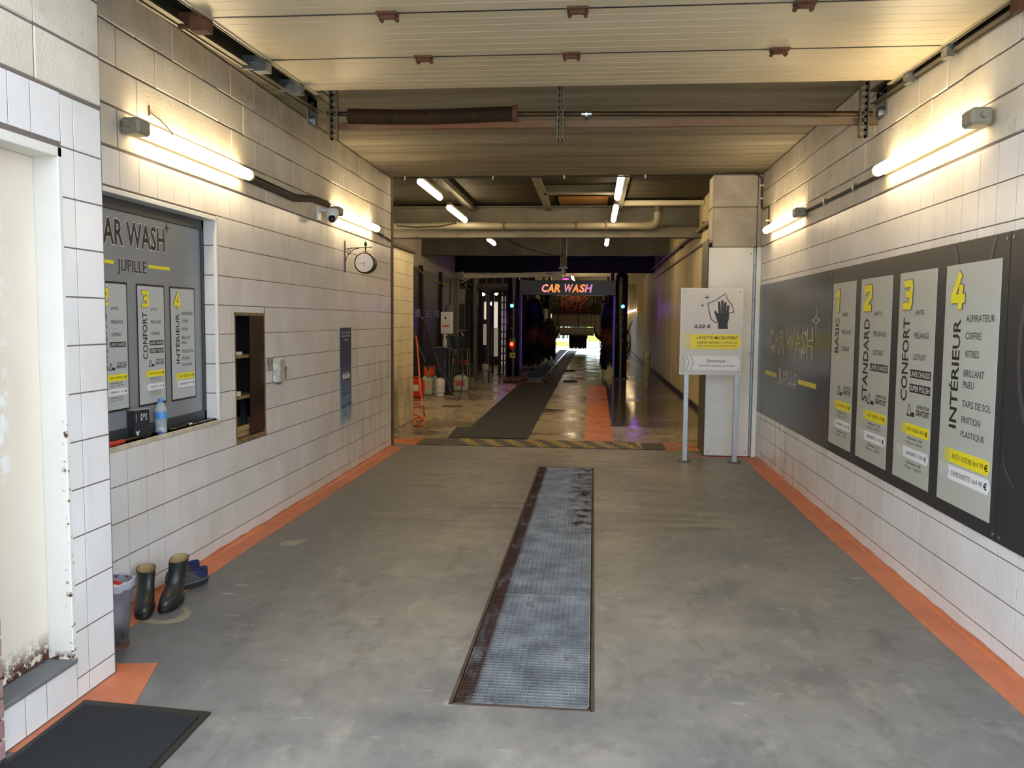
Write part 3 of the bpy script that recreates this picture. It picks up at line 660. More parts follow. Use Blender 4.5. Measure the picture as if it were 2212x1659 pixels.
sx, sv = rfr(1763, 692); flat('star', fr, [star(sx, sv, .14, .25)], K_lin, b, .0088, .0004); flat('star', fr, [star(sx, sv, .115, .2)], M_brd3, b, .0094, .0004)
J0, J1 = rfr(1681, 795), rfr(1720, 838)
for dd_, mm, bo in ((.0088, K_lin, .048), (.0094, M_brd3, .008)): text('JUPILLE', fr, J0[0], J0[1], J1[0]-J0[0], .20, mm, b, bold=bo, d=dd_)
d0, d1, d2, d3 = rfr(1653, 804), rfr(1678, 808), rfr(1724, 822), rfr(1763, 832)
for q in (R4(d0[0], d1[1]-.01, d1[0], d1[1]+.035), R4(d2[0], d1[1]-.01, d3[0], d1[1]+.035)): flat('dash', fr, [q], mat('yellow line print', '#cfc43c', .4), b, .010)
t, fr, b, w, h = board(7.133, 4.186, 'dark board carrying the four tall grey price columns', M_brd)
def swirl(fr, pts, wd_, par):
    mb = MB(); k = 0; q = []
    for i, (u, v) in enumerate(pts):
        a = pts[max(i-1, 0)]; c = pts[min(i+1, len(pts)-1)]; dx, dy = c[0]-a[0], c[1]-a[1]; L = math.hypot(dx, dy) or 1; nx, ny = -dy/L*wd_/2, dx/L*wd_/2
        q += [fr.p(u+nx, v+ny, .0095), fr.p(u-nx, v-ny, .0095)]
    mb.v = q; mb.f = [(2*i, 2*i+1, 2*i+3, 2*i+2) for i in range(len(pts)-1)]; return obj('swirl_print', mb, M_brd2, par)
swirl(fr, [(2.33+.02*k-.0012*k*k, .02+.03*k) for k in range(5)], .03, b); swirl(fr, [(2.80-.012*k, .01+.028*k) for k in range(5)], .03, b)
for n, (ya, yb_) in {1: (7.095, 6.50), 2: (6.375, 5.728), 3: (5.595, 5.012), 4: (4.886, 4.253)}.items():
    column(n, Frame((XR-.013, ya, 1.931), (0, -1, 0), (0, 0, 1)), ya-yb_, 1.931-.640, t, d0=.002)
t, fr, b, w, h = board(4.182, 2.2, 'plain dark board with faint curved print, nearest the open front', M_brd)
pts = []
for k in range(26):
    a = -1.9+k*.14; pts.append((.55+.42*math.cos(a+PI)*1.0, .55+.55*math.sin(a)))
swirl(fr, pts, .035, b); swirl(fr, [(.03+.008*k*k*.3, 1.05+.02*k) for k in range(8)], .02, b)
# ---------------------------------------------------------------- overhead sectional door, open under the ceiling
def dz(y): return 3.09+(y-4.05)*.038
M_sec = mat('cream sectional door', '#c9bfa4', .38, c2='#b8ad8f', scale=1.5, amt=.7, stretch=(.6, 2, 1))
d2 = bpy.data.objects.new('door_2', None); C.objects.link(d2); d2['kind'] = 'structure'; d2['_o'] = (0, 0, 0)
def slant(mb, x0, x1, y0, y1, t0, t1, c=0):
    v = []
    for tt in (t0, t1):
        v += [(x0, y0, dz(y0)+tt), (x1, y0, dz(y0)+tt), (x1, y1, dz(y1)+tt), (x0, y1, dz(y1)+tt)]
    return mb.add(v, [(3, 2, 1, 0), (4, 5, 6, 7), (0, 1, 5, 4), (1, 2, 6, 5), (2, 3, 7, 6), (3, 0, 4, 7)])
sm = [2.80, 3.34, 4.11, 4.88, 5.65]
for a, b in zip(sm, sm[1:]):
    mb = slant(MB(), -1.91, 1.86, a+.006, b-.006, 0, .045)
    n = 7
    for i in range(1, n): yy = a+(b-a)*i/n; slant(mb, -1.86, 1.81, yy-.003, yy+.003, -.0010, .001)
    obj('door_panel', mb, M_sec, d2)
    obj('panel_seal', slant(MB(), -1.90, 1.85, b-.0055, b+.0055, -.003, .04), M_dark, d2) if b < 5.6 else None
for yy, xs in ((3.34, (-1.1, 0, 1.2)), (4.11, (-1.02, -.10, .95)), (4.88, (-1.0, -.15, 1.0))):
    for x in xs:
        mb = slant(MB(), x-.05, x+.05, yy-.035, yy+.035, -.012, 0); slant(mb, x-.035, x+.035, yy-.012, yy+.012, -.028, -.01)
        for s in (-1, 1): mb.cyl((x+s*.038, yy+.02, dz(yy)-.02), (x+s*.038, yy+.045, dz(yy)-.02), .011, 8)
        obj('hinge', mb, M_rust, d2)
for s, x in ((-1, -1.91), (1, 1.86)):
    mb = MB(); e = x+s*.015
    w1 = s*.025; wo = s*.13
    slant(mb, min(x, x+wo*.25), max(x, x+wo*.25), 2.8, 5.75, -.004, .006)
    obj('side_seal', mb, M_sec, d2)
    xo = x+s*.085 if s > 0 else x+s*.17
    mb = slant(MB(), min(x+s*.03, xo), max(x+s*.03, xo), 2.8, 6.2, .05, .062); slant(mb, xo-.004, xo+.004, 2.8, 6.2, -.03, .06); slant(mb, min(xo, xo-s*.05), max(xo, xo-s*.05), 2.8, 6.2, -.034, -.028)
    slant(mb, xo-.004 if s < 0 else xo-.012, xo+.012 if s < 0 else xo+.004, 2.8, 6.2, -.04, -.03)
    obj('guide_rail', mb, mat('dark galvanised rail', '#5d594c', .45, .7, c2='#36332a', scale=6), d2)
    for yy in (4.11, 4.88, 5.45):
        xm = (x+s*.01+xo)/2; mb = slant(MB(), min(x+s*.01, xm), max(x+s*.01, xm), yy-.04, yy+.04, -.07, .02); slant(mb, min(xm, xo), max(xm, xo), yy-.006, yy+.006, -.05, .03)
        mb.cyl((x+s*.02, yy, dz(yy)-.01), (xo, yy, dz(yy)-.01), .012, 8)
        obj('roller_bracket', mb, M_rust if yy < 4.5 else M_galv, d2)
    mb = MB().tube([(x+s*.012, 2.8, dz(2.8)-.012), (x+s*.012, 6.1, dz(6.1)-.012)], .003, 5); obj('lifting_cable', mb, M_dark, d2)
    mb = MB().cbox(xo-.004, xo+.004, 6.0, 6.22, 3.02, 3.22, .002); mb.cyl((xo-s*.03, 6.1, 3.06), (xo+s*.01, 6.1, 3.06), .035, 14); mb.cyl((xo-s*.03, 6.05, 3.17), (xo+s*.01, 6.05, 3.17), .012, 8)
    obj('end_plate', mb, M_galv, d2)
YS = 6.15
zs_ = at(1150, 250, Y=YS).z; zb_ = at(1150, 271, Y=YS).z
obj('spring_shaft', MB().cyl((-1.98, YS, at(727, 246, Y=YS).z), (1.90, YS, at(1862, 246, Y=YS).z), .018, 12), mat('dark shaft', '#3d3528', .45, .7, c2='#6b4a26', scale=5, stretch=(2, 1, 1)), d2, smooth=True)
a = at(752, 251, Y=YS); b = at(1108, 246, Y=YS); pts = []; rr = []
N = 190
for i in range(N+1):
    f = i/N; z = a.z+(b.z-a.z)*f-.012*math.sin(PI*min(1, f*1.1)); pts.append((a.x+(b.x-a.x)*f, YS, z)); rr.append(.056 if i % 2 else .049)
obj('torsion_spring', MB().tube(pts, rr, 14), mat('rusty torsion spring', '#4a3626', .6, .4, c2='#2c241c', scale=7), d2)
obj('spring_plug', MB().cyl((b.x, YS, b.z), (b.x+.035, YS, b.z), .058, 12), M_rust, d2)
q = at(1267, 246, Y=YS); mb = MB().cyl((q.x-.035, YS, q.z), (q.x+.035, YS, q.z), .026, 14).cyl((q.x-.008, YS, q.z), (q.x+.008, YS, q.z), .048, 14)
for s in (-1, 1): mb.cyl((q.x+s*.02, YS-.03, q.z-.045), (q.x+s*.02, YS-.03, q.z-.02), .006, 6)
obj('shaft_coupling', mb, mat('bright chrome', '#dddddd', .15, 1.), d2, smooth=True)
z0 = at(735, 273, Y=YS+.05).z; z1 = at(1870, 262, Y=YS+.05).z
obj('cross_rail', MB().loft([[(-1.99, YS+.03, z0-.026), (-1.99, YS+.07, z0-.026), (-1.99, YS+.07, z0+.022), (-1.99, YS+.03, z0+.022)], [(1.98, YS+.03, z1-.026), (1.98, YS+.07, z1-.026), (1.98, YS+.07, z1+.022), (1.98, YS+.03, z1+.022)]]), mat('brown rusty rail', '#75492c', .7, .2, c2='#7d7460', scale=1.1, amt=.9, stretch=(1, 1, 1)), d2)
for px, pyb in ((723, 303), (1210, 305), (1862, 298)):
    b_ = at(px, pyb, Y=YS-.02); x = b_.x; w_ = .03 if px != 1210 else .022
    mb = MB().box(x-w_, x-w_+.006, YS-.06, YS-.02, b_.z, 3.38).box(x+w_-.006, x+w_, YS-.06, YS-.02, b_.z, 3.38).box(x-w_, x-w_*.35, YS-.022, YS-.018, b_.z, 3.38).box(x+w_*.35, x+w_, YS-.022, YS-.018, b_.z, 3.38)
    zz_ = b_.z
    while zz_ < 3.36: mb.box(x-w_, x+w_, YS-.022, YS-.018, zz_, zz_+.018); zz_ += .045
    obj('hanger_strut', mb, mat('dull hanger steel', '#75705f', .5, .5, c2='#4a463a', scale=9), d2)
# ---------------------------------------------------------------- tube lights
M_tube = mat('lit tube', '#fff2d8', .4, emit=TUBECOL, es=TUBE); M_tubef = mat('lit tube in the wash hall', '#fff2d8', .4, emit=(1, .77, .47), es=FAR)
M_cap = mat('grey plastic end cap', '#8f8a78', .5)
def wall_tube(lab, x, sg, y0, y1, z, capside):
    t = thing('tube_light', lab, 'lamp', (x, (y0+y1)/2, z), 'tube lights on the side walls')
    xc = x+sg*.075; n = 16
    pr = [(.0, y0)]+[(.034, y0+.01), (.038, y0+.03), (.038, y1-.03), (.034, y1-.01)]+[(.0, y1)]
    obj('diffuser', MB().lathe([(r+.0005, h-y0) for r, h in pr], (xc, y0, z), n, 'Y'), M_tube, t, smooth=True)
    obj('base', MB().cbox(min(x, x+sg*.035), max(x, x+sg*.035), y0, y1, z-.03, z+.03, .004), M_cap, t)
    yc0, yc1 = (y0-.13, y0+.002) if capside < 0 else (y1-.002, y1+.13)
    obj('end_cap', MB().cbox(min(x+sg*.02, x+sg*.125), max(x+sg*.02, x+sg*.125), yc0, yc1, z-.042, z+.042, .014), M_cap, t)
    obj('cable_gland', MB().cyl((xc, yc0-.03, z), (xc, yc0+.002, z), .014, 10), M_cap, t)
    ya, yb_ = (y1, y1+.05) if capside < 0 else (y0-.05, y0); obj('end_cap', MB().lathe([(.032, 0), (.04, .01), (.04, .03), (.02, .045)], (xc, y1-.012, z), 14, 'Y'), mat('clear end cap', '#d8cfb8', .3), t)
wall_tube('lit tube on the window wall, directly above the printed window', XL, 1, 4.452, 5.87, 2.632, -1)
wall_tube('lit tube on the window wall, above the hanging clock and beside the dome camera', XL, 1, 8.0, 9.45, 2.640, -1)
wall_tube('lit tube above the price columns, nearest the open front', XR, -1, 4.53, 5.93, 2.636, -1)
wall_tube('lit tube above the outlined lettering board, near the column', XR, -1, 8.17, 9.62, 2.634, -1)
M_cab = mat('grimy cable duct', '#4b4336', .7, c2='#2f2a22', scale=8)
t = thing('cable_duct', 'dark grimy cable duct between the two tubes on the window wall', 'cable', (XL, 5.95, 2.62)); obj('duct', MB().tube([(XL+.02, 5.93, 2.625), (XL+.024, 6.9, 2.612), (XL+.02, 7.40, 2.675), (XL+.02, 7.85, 2.69)], .022, 8), M_cab, t)
mb = MB().tube([(XL+.03, 5.95, 2.66), (XL+.04, 6.9, 2.645), (XL+.03, 7.40, 2.705), (XL+.03, 7.8, 2.715)], .009, 6); obj('cable', mb, M_black, t)
t = thing('cable_duct', 'short dark cable run from the tube past the clock to the wall corner', 'cable', (XL, 9.5, 2.6)); obj('duct', MB().tube([(XL+.02, 9.52, 2.63), (XL+.02, 10.36, 2.585)], .014, 8), M_cab, t)
obj('clip', MB().box(XL, XL+.04, 9.9, 9.92, 2.59, 2.63), M_galv, t)
t = thing('cable_duct', 'dark cable run between the two tubes above the price boards', 'cable', (XR, 5.95, 2.62)); obj('duct', MB().tube([(XR-.02, 5.97, 2.625), (XR-.02, 8.03, 2.64)], .014, 8), M_cab, t)
for y in (6.6, 7.4): obj('clip', MB().box(XR-.04, XR, y, y+.02, 2.61, 2.66), M_galv, t)
t = thing('cable_duct', 'thin pipe and cable climbing beside the column up to the ceiling', 'cable', (XR, 10.1, 2.6))
obj('duct', MB().tube([(XR-.015, 9.78, 2.66), (XR-.015, 9.78, 2.92), (XR-.015, 10.05, 2.93), (XR-.02, 10.17, 2.95), (XR-.03, 10.17, 3.30), (1.85, 10.2, 3.355), (1.5, 10.22, 3.36)], .011, 7), M_cab, t)
for z in (2.75, 3.05, 3.2): obj('clip', MB().box(XR-.05, XR, 10.16 if z > 3 else 9.77, 10.18 if z > 3 else 9.79, z, z+.02), M_white, t)
t = thing('loose_wire', 'loose thin black wire hanging down the wall above the window tube', 'wire', (XL, 4.7, 2.8))
p0 = at(322, 232, X=XL+.012); obj('wire', MB().tube([p0, at(322, 242, X=XL+.012), at(345, 258, X=XL+.02), at(368, 283, X=XL+.03), at(378, 300, X=XL+.05)], .0035, 6), M_dark, t)
obj('pin', MB().tube([at(322, 228, X=XL+.012), at(322, 250, X=XL+.012)], .005, 6), M_rust, t)
# ceiling edge conduit with clips
t = thing('edge_conduit', 'thin conduit with small white clips along the far edge of the concrete ceiling', 'conduit', (0, 10.30, 3.37))
obj('pipe', MB().tube([(-2.4, 10.33, 3.355), (1.38, 10.33, 3.355)], .011, 7), mat('dark conduit', '#3a3629', .6), t)
for px in (875, 1065, 1219, 1394): x = at(px, 380, Y=10.33).x; obj('clip', MB().box(x-.008, x+.008, 10.315, 10.33, 3.33, 3.385), M_white, t)
# ---------------------------------------------------------------- camera, clock, lock, banner
t = thing('dome_camera', 'white security camera on an arm below the farther wall tube', 'camera', (XL, 7.9, 2.5))
YC = 7.6; qc = at(713, 470, Y=YC)
obj('wall_plate', MB().cbox(XL+.001, XL+.02, YC-.05, YC+.05, qc.z-.03, qc.z+.10, .004), M_white, t)
obj('arm', MB().cbox(XL+.01, XL+.17, YC-.04, YC+.04, qc.z+.050, qc.z+.080, .008), M_white, t)
cx = XL+.135; obj('housing', MB().lathe([(.05, .078), (.058, .066), (.058, .02), (.045, -.02), (.02, -.045), (.0, -.05)], (cx, YC, qc.z), 20, c0=True, c1=False), M_white, t, smooth=True)
obj('lens', MB().lathe([(.034, 0), (.030, -.012), (.02, -.020), (0.001, -.022)], (cx+.012, YC-.042, qc.z-.014), 16, 'Y'), M_black, t, smooth=True)
t = thing('hanging_clock', 'round double-sided clock hanging from a black wrought iron bracket', 'clock', (XL, 8.42, 2.2))
YK = 8.42; ck = at(787, 568, Y=YK-.05); M_iron = mat('black wrought iron', '#1b1512', .5, .3)
rk = .107
obj('case', MB().lathe([(rk*.86, -.055), (rk, -.045), (rk, .045), (rk*.86, .055)], (ck.x, YK, ck.z), 32, 'Y'), mat('dark bronze case', '#2b1d15', .4), t, smooth=True)
ang = Frame((ck.x-rk, YK-.0555, ck.z+rk), (1, 0, 0), (0, 0, 1))
dial = obj('dial', MB().lathe([(rk*.86, 0), (rk*.86, -.002)], (ck.x, YK-.054, ck.z), 32, 'Y'), mat('white clock dial', '#d9d4d0', .4), t)
for i in range(12):
    a = 2*PI*(i+1)/12; text(str(i+1), ang, rk+.072*math.sin(a)-.006, rk-.072*math.cos(a)-.006, None, .012, K_gry2, dial, d=.002, name='numeral')
for a, L, wd_ in ((2*PI*.717, .052, .004), (2*PI*.479, .042, .006)):
    mb = MB(); n_ = ang.n; e = Vector((ck.x, YK-.0585, ck.z)); dr = Vector((math.sin(a), 0, math.cos(a))); pr_ = Vector((math.cos(a), 0, -math.sin(a)))*wd_/2
    mb.add([e-pr_-dr*.01, e+pr_-dr*.01, e+pr_*.4+dr*L, e-pr_*.4+dr*L], [(0, 1, 2, 3)]); obj('hand', mb, K_blk, dial)
obj('finial', MB().lathe([(.004, .0), (.01, .02), (.004, .035), (.013, .055), (.016, .07), (.008, .085), (.001, .10)], (ck.x, YK, ck.z+rk+.02), 12), M_iron, t, smooth=True)
xa = XL+.008; zt = at(743, 524, X=XL).z; zbm = at(743, 584, X=XL).z; zr = ck.z+rk+.045
mb = MB().tube([(xa, YK, zt+.02), (xa, YK, zbm-.02)], .006, 8).tube([(xa, YK, zr-.012), (xa+.06, YK, zr), (ck.x, YK, zr+.008), (ck.x+.07, YK, zr+.012)], .0045, 8)
mb.tube([(xa, YK, zbm+.05)]+[(xa+.15*(1-math.cos(k*.262)), YK, zbm+.05+(zr-zbm-.05)*math.sin(k*.262)) for k in range(1, 7)], .004, 7)
mb.tube([(xa+.04+.022*math.cos(k*.8), YK, zr-.04+.022*math.sin(k*.8)) for k in range(8)], .003, 6); mb.tube([(ck.x, YK, ck.z+rk-.004), (ck.x, YK, zr+.02)], .006, 8)
mb.tube([(ck.x-.03, YK, ck.z+rk+.012), (ck.x, YK, ck.z+rk+.004), (ck.x+.03, YK, ck.z+rk+.012)], .003, 6)
obj('bracket', mb, M_iron, t)
t = thing('payment_banner', 'tall narrow blue information banner fixed to the tiled wall below the clock', 'banner', (XL, 8.42, 1.03))
fr = Frame((XL+.004, 8.225, 1.525), (0, 1, 0), (0, 0, 1)); w, h = .385, .983
b = flat('sheet', fr, [R4(0, 0, w, h)], mat('banner light blue', '#8fa6bf', .4), t, .006, .005)
for i in range(24):
    f = i/23; c_ = [a+(b2-a)*max(0, (f-.25)/.75) for a, b2 in zip((.115, .19, .33), (.62, .68, .74))]
    flat('colour_band', fr, [R4(0, h*i/24, w, h*(i+1)/24)], mat('banner blue %02d' % i, tuple(lin(x) for x in c_), .4), b, .0075, .0005)
for s, v, ww in (('Scannez le QR Code', .05, .34), ('pour commencer', .09, .30), ('le lavage', .125, .17)): text(s, fr, w/2, v*h-.012, ww*.9, .026, K_wht, b, d=.0085, align='C')
text('Code lavage', fr, w/2, .458*h, .22, .02, K_wht, b, d=.0085, align='C')
flat('code_label', fr, [R4(.08, .485*h, .32, .53*h)], K_wht, b, .0085, .001); text('JUP02', fr, w/2, .492*h, .13, .028, K_blk, b, d=.0095, align='C', bold=.02)
K_btn = mat('button blue', '#2f5796', .4)
for u, v in ((.05, .675), (.23, .665), (.05, .80), (.23, .79)):
    flat('button', fr, [R4(u, v*h, u+.135, v*h+.036)], K_btn, b, .0085, .001)
    flat('button_icon', fr, [star(u+.065, v*h-.035, .022, .5)], K_btn, b, .0085, .001)
text('CarWash', fr, .07, .885*h, .17, .035, K_gry2, b, d=.0085); flat('button_icon', fr, [R4(.25, .875*h, .32, .92*h)], mat('pale button blue', '#7f9cc0', .4), b, .0085, .001)
text('avec facilité', fr, .22, .95*h, .13, .014, K_blk, b, d=.0085)
# shelf niche
t = thing('wall_niche', 'narrow wooden shelf niche let into the tiled wall with a dark sliding panel', 'niche', (XL, 6.03, .706))
M_ply = mat('raw plywood edge', '#8d7447', .8, c2='#5e4a2c', scale=15, amt=.8); M_in = mat('black niche lining', '#17151a', .7)
y0, y1, z0, z1 = CAB; D0 = XL-.30
obj('lining', MB().box(D0-.01, D0, y0, y1, z0, z1).box(D0, XL-.03, y0, y0+.004, z0, z1).box(D0, XL-.03, y1-.004, y1, z0, z1).box(D0, XL-.03, y0, y1, z1-.004, z1), M_in, t)
obj('rim', MB().box(XL-.03, XL+.004, y0, y0+.012, z0, z1).box(XL-.03, XL+.004, y0, y1, z1-.02, z1).box(XL-.03, XL+.003, y1-.010, y1, z0, z1), M_ply, t)
obj('base_board', MB().cbox(D0, XL+.006, y0, y1, z0, z0+.028, .003), M_ply, t)
Z1, Z2 = at(509, 772, X=XL).z, at(511, 862, X=XL).z
for z in (Z1, Z2): obj('shelf', MB().cbox(D0, XL-.012, y0+.004, y1-.004, z-.012, z+.010, .002), M_ply, t)
obj('sliding_panel', MB().cbox(XL-.010, XL-.003, 6.03, y1-.010, z0+.04, z1-.02, .001), mat('smoky plastic panel', '#1d1722', .15, alpha=.86), t)
t = thing('tape_roll', 'flat pale tape roll lying on the upper niche shelf', 'tape', (XL-.07, 5.93, Z1+.01)); obj('roll', MB().lathe([(.045, 0), (.048, .004), (.048, .020), (.045, .024)], (XL-.07, 5.93, Z1+.0101), 20), mat('pale tape', '#b9bcae', .4), t, smooth=True)
obj('core', MB().lathe([(.022, .0), (.022, .0005)], (XL-.07, 5.93, Z1+.0345), 14), M_dark, t)
t = thing('tape_roll', 'darker stacked tape roll at the near end of the upper niche shelf', 'tape', (XL-.09, 5.82, Z1+.01)); obj('roll', MB().lathe([(.04, 0), (.042, .004), (.042, .030), (.04, .034)], (XL-.09, 5.82, Z1+.0101), 20), mat('grey tape', '#8b8885', .4), t, smooth=True)
t = thing('card_box', 'small white card box on the middle niche shelf', 'box', (XL-.07, 5.84, Z2+.01)); obj('box', MB().cbox(XL-.10, XL-.03, 5.79, 5.92, Z2+.0101, Z2+.038, .002), mat('white card', '#d9d9dc', .6), t)
obj('lid', MB().cbox(XL-.101, XL-.029, 5.789, 5.921, Z2+.0385, Z2+.044, .001), mat('white card', '', .6), t)
t = thing('tool_strip', 'small black strip with studs lying over the middle niche shelf', 'tool', (XL-.15, 5.88, Z2+.1)); mb = MB().cbox(XL-.2, XL-.1, 5.78, 5.98, Z2+.0101, Z2+.11, .004); obj('case', mb, M_black, t)
for k in range(6): obj('stud', MB().lathe([(.006, 0), (.004, .008)], (XL-.13, 5.80+k*.03, Z2+.1105), 8), M_galv, t)
t = thing('leaning_board', 'long black board leaning in the lower part of the niche', 'board', (XL-.06, 5.95, z0+.03))
mb = MB().loft([[(XL-.05, 5.955, z0+.12), (XL-.03, 5.955, z0+.12), (XL-.03, 6.035, z0+.115), (XL-.05, 6.035, z0+.115)], [(XL-.10, 6.06, Z2-.02), (XL-.08, 6.06, Z2-.02), (XL-.08, 6.14, Z2-.025), (XL-.10, 6.14, Z2-.025)]]); obj('board', mb, mat('blue black board', '#171d26', .4), t)
t = thing('cardboard_box', 'open brown cardboard box at the bottom of the niche', 'box', (XL-.13, 6.0, z0+.03)); M_card = mat('brown cardboard', '#9a8058', .8)
zb0 = z0+.029; mb = MB().box(XL-.22, XL-.03, 5.80, 5.804, zb0, zb0+.12).box(XL-.22, XL-.03, 6.196, 6.20, zb0, zb0+.12).box(XL-.22, XL-.216, 5.80, 6.20, zb0, zb0+.12).box(XL-.034, XL-.03, 5.80, 6.20, zb0, zb0+.085).box(XL-.22, XL-.03, 5.8, 6.2, zb0, zb0+.004); obj('carton', mb, M_card, t)
obj('flap', MB().loft([[(XL-.034, 5.81, zb0+.085), (XL-.03, 5.81, zb0+.085), (XL-.03, 6.19, zb0+.085), (XL-.034, 6.19, zb0+.085)], [(XL-.022, 5.82, zb0+.05), (XL-.018, 5.82, zb0+.05), (XL-.018, 6.18, zb0+.05), (XL-.022, 6.18, zb0+.05)]]), M_card, t)
# padlock hasp
t = thing('padlock_hasp', 'scuffed white metal hasp and lock box on the tiles beside the niche', 'lock', (XL, 6.48, 1.2))
za, zb2 = at(578, 775, X=XL).z, at(578, 802, X=XL).z; M_scuf = mat('scuffed metal plate', '#a9a698', .5, .3, c2='#4d463a', scale=22, amt=.9)
obj('plate', MB().cbox(XL+.004, XL+.009, 6.34, 6.50, zb2, za, .001), M_scuf, t)
qa = at(597, 800, X=XL+.05); obj('lock_box', MB().cbox(XL+.006, XL+.07, 6.44, 6.56, qa.z-.10, za+.0, .008), mat('scuffed white paint', '#cfcfc6', .5, c2='#6e6a5e', scale=16, amt=.7), t)
obj('cover', MB().cbox(XL+.006, XL+.05, 6.565, 6.64, qa.z-.08, qa.z+.02, .004), M_scuf, t)
obj('key_knob', MB().lathe([(.014, 0), (.018, .006), (.012, .02)], (XL+.04, 6.50, qa.z-.118), 10), M_galv, t); obj('eyelet', MB().cyl((XL+.005, 6.60, za-.035), (XL+.03, 6.60, za-.035), .016, 12), M_dark, t)
# ---------------------------------------------------------------- things on the window sill
SZ = WIN[2]
t = thing('oil_filter_box', 'upright black carton with white print and a white cross on the window sill', 'box', (XL-.03, 4.58, SZ))
cc = at(308, 925, X=XL-.02); ry = .09
pa_, pb_ = at(291, 945, X=XL-.04), at(324, 945, X=XL-.012)
hh_ = .162; fr = Frame((XL-.04, pa_.y, SZ+hh_), pb_-pa_-Vector((0, 0, pb_.z-pa_.z)), (0, 0, 1)); wv = (Vector((pb_.x, pb_.y, 0))-Vector((pa_.x, pa_.y, 0))).length
mb = MB(); lay = [[fr.p(0, v, 0), fr.p(wv, v, 0), fr.p(wv, v, -.05), fr.p(0, v, -.05)] for v in (hh_, 0)]; mb.loft(lay); cb = obj('carton', mb, mat('black carton', '#2a2c30', .35), t)
obj('lid_edge', MB().loft([[fr.p(0, .0, .0005), fr.p(wv, .0, .0005), fr.p(wv, .0, -.0505), fr.p(0, .0, -.0505)], [fr.p(0, -.006, .0005), fr.p(wv, -.006, .0005), fr.p(wv, -.006, -.0505), fr.p(0, -.006, -.0505)]]), mat('grey carton top', '#8f9193', .5), t)
fq = Frame(fr.p(0, 0), -fr.up, fr.u)   # print running down the carton
for s, a, l_, hh2 in (('FILTER', wv*.42, .040, .012), ('OIL', wv*.58, .022, .012), ('MOTIP', wv*.74, .040, .008), ('PREMIUM', wv*.1, .040, .005)): 
    if s == 'MOTIP': s = 'MOTOR'
    text(s, fq, .022, -(a+hh2), l_, hh2, K_wht, cb, bold=.03, d=.001)
text('X', fr, .006, hh_-.044, .034, .034, K_wht, cb, bold=.05, d=.001)
t = thing('water_bottle', 'clear plastic water bottle with blue cap and label on the window sill', 'bottle', (XL-.01, 4.75, SZ))
bb = at(352, 928, X=XL-.035); bx, by = XL-.035, bb.y-.02; M_pet = mat('clear plastic', '#dfe9ee', .05, alpha=.30); M_lab = mat('blue label', '#4f93cf', .35); M_cap2 = mat('blue cap', '#2f7fd0', .35)
obj('body', MB().lathe([(.029, 0), (.034, .006), (.034, .03), (.032, .04), (.034, .05), (.034, .125), (.033, .145), (.024, .168), (.013, .184), (.013, .190)], (bx, by, SZ+.0005), 24), M_pet, t, smooth=True)
obj('water', MB().lathe([(.024, 0), (.029, .006), (.029, .034)], (bx, by, SZ+.002), 20), mat('water in bottle', '#c9d6d6', .05, alpha=.55), t)
obj('label', MB().lathe([(.0346, .086), (.0348, .088), (.0348, .126), (.0346, .128)], (bx, by, SZ), 24, c0=False, c1=False), M_lab, t, smooth=True)
obj('cap', MB().lathe([(.0155, .188), (.0155, .204), (.0145, .207)], (bx, by, SZ), 18), M_cap2, t, smooth=True)
t = thing('bottle_cap', 'loose dark blue bottle cap at the sill edge below the water bottle', 'cap', (XL, by-.06, SZ)); obj('shell', MB().lathe([(.013, 0), (.015, .004), (.012, .015), (.006, .018)], (XL-.008, by-.065, SZ+.0005), 14), mat('dark blue cap', '#2b4f8a', .4), t, smooth=True); obj('rim', MB().lathe([(.017, 0), (.017, .004)], (XL-.008, by-.065, SZ+.0003), 14), mat('dark blue cap', '', .4), t)
def tool(lab, y0, y1, x, c1, c2, r, dz_=0., dx=0):
    t = thing('screwdriver', lab, 'tool', (x, (y0+y1)/2, SZ), 'tools on the window sill'); ym = y0+(y1-y0)*.55
    obj('handle', MB().tube([(x, y0, SZ+r), (x, y0+.01, SZ+r), (x+dx*.5, ym, SZ+r+dz_)], [r*.7, r, r*.85], 10), c1, t, smooth=True)
    obj('shaft', MB().tube([(x+dx*.5, ym, SZ+r+dz_), (x+dx, y1, SZ+r+dz_)], r*.35, 8), c2, t)
M_redp = mat('red plastic handle', '#b5302a', .4)
tool('thick red handled tool at the sill edge beside the pier', 4.17, 4.46, XL-.010, M_redp, M_black, .014)
tool('thin red handled tool lying behind the thick one on the sill', 4.20, 4.44, XL-.045, M_redp, M_galv, .009)
tool('black handled tool with yellow collar in front of the black carton', 4.62, 4.36, XL-.025, M_black, mat('yellow tool collar', '#b8ac2e', .4), .012)
tool('black gripped screwdriver with brass tip beyond the water bottle', 5.05, 4.86, XL-.02, M_black, mat('brass fitting', '#9a8a62', .35, .8), .010)
tool('long steel spanner lying at the far end of the sill', 5.40, 5.08, XL-.015, M_galv, M_galv, .008)
t = thing('socket', 'short shiny steel socket on the sill between bottle and spanner', 'tool', (XL-.02, 5.10, SZ)); obj('barrel', MB().cyl((XL-.016, 5.07, SZ+.0125), (XL-.016, 5.11, SZ+.0125), .012, 12), mat('bright chrome', '', .2), t, smooth=True); obj('drive', MB().cyl((XL-.016, 5.11, SZ+.0125), (XL-.016, 5.13, SZ+.0125), .008, 10), M_galv, t)
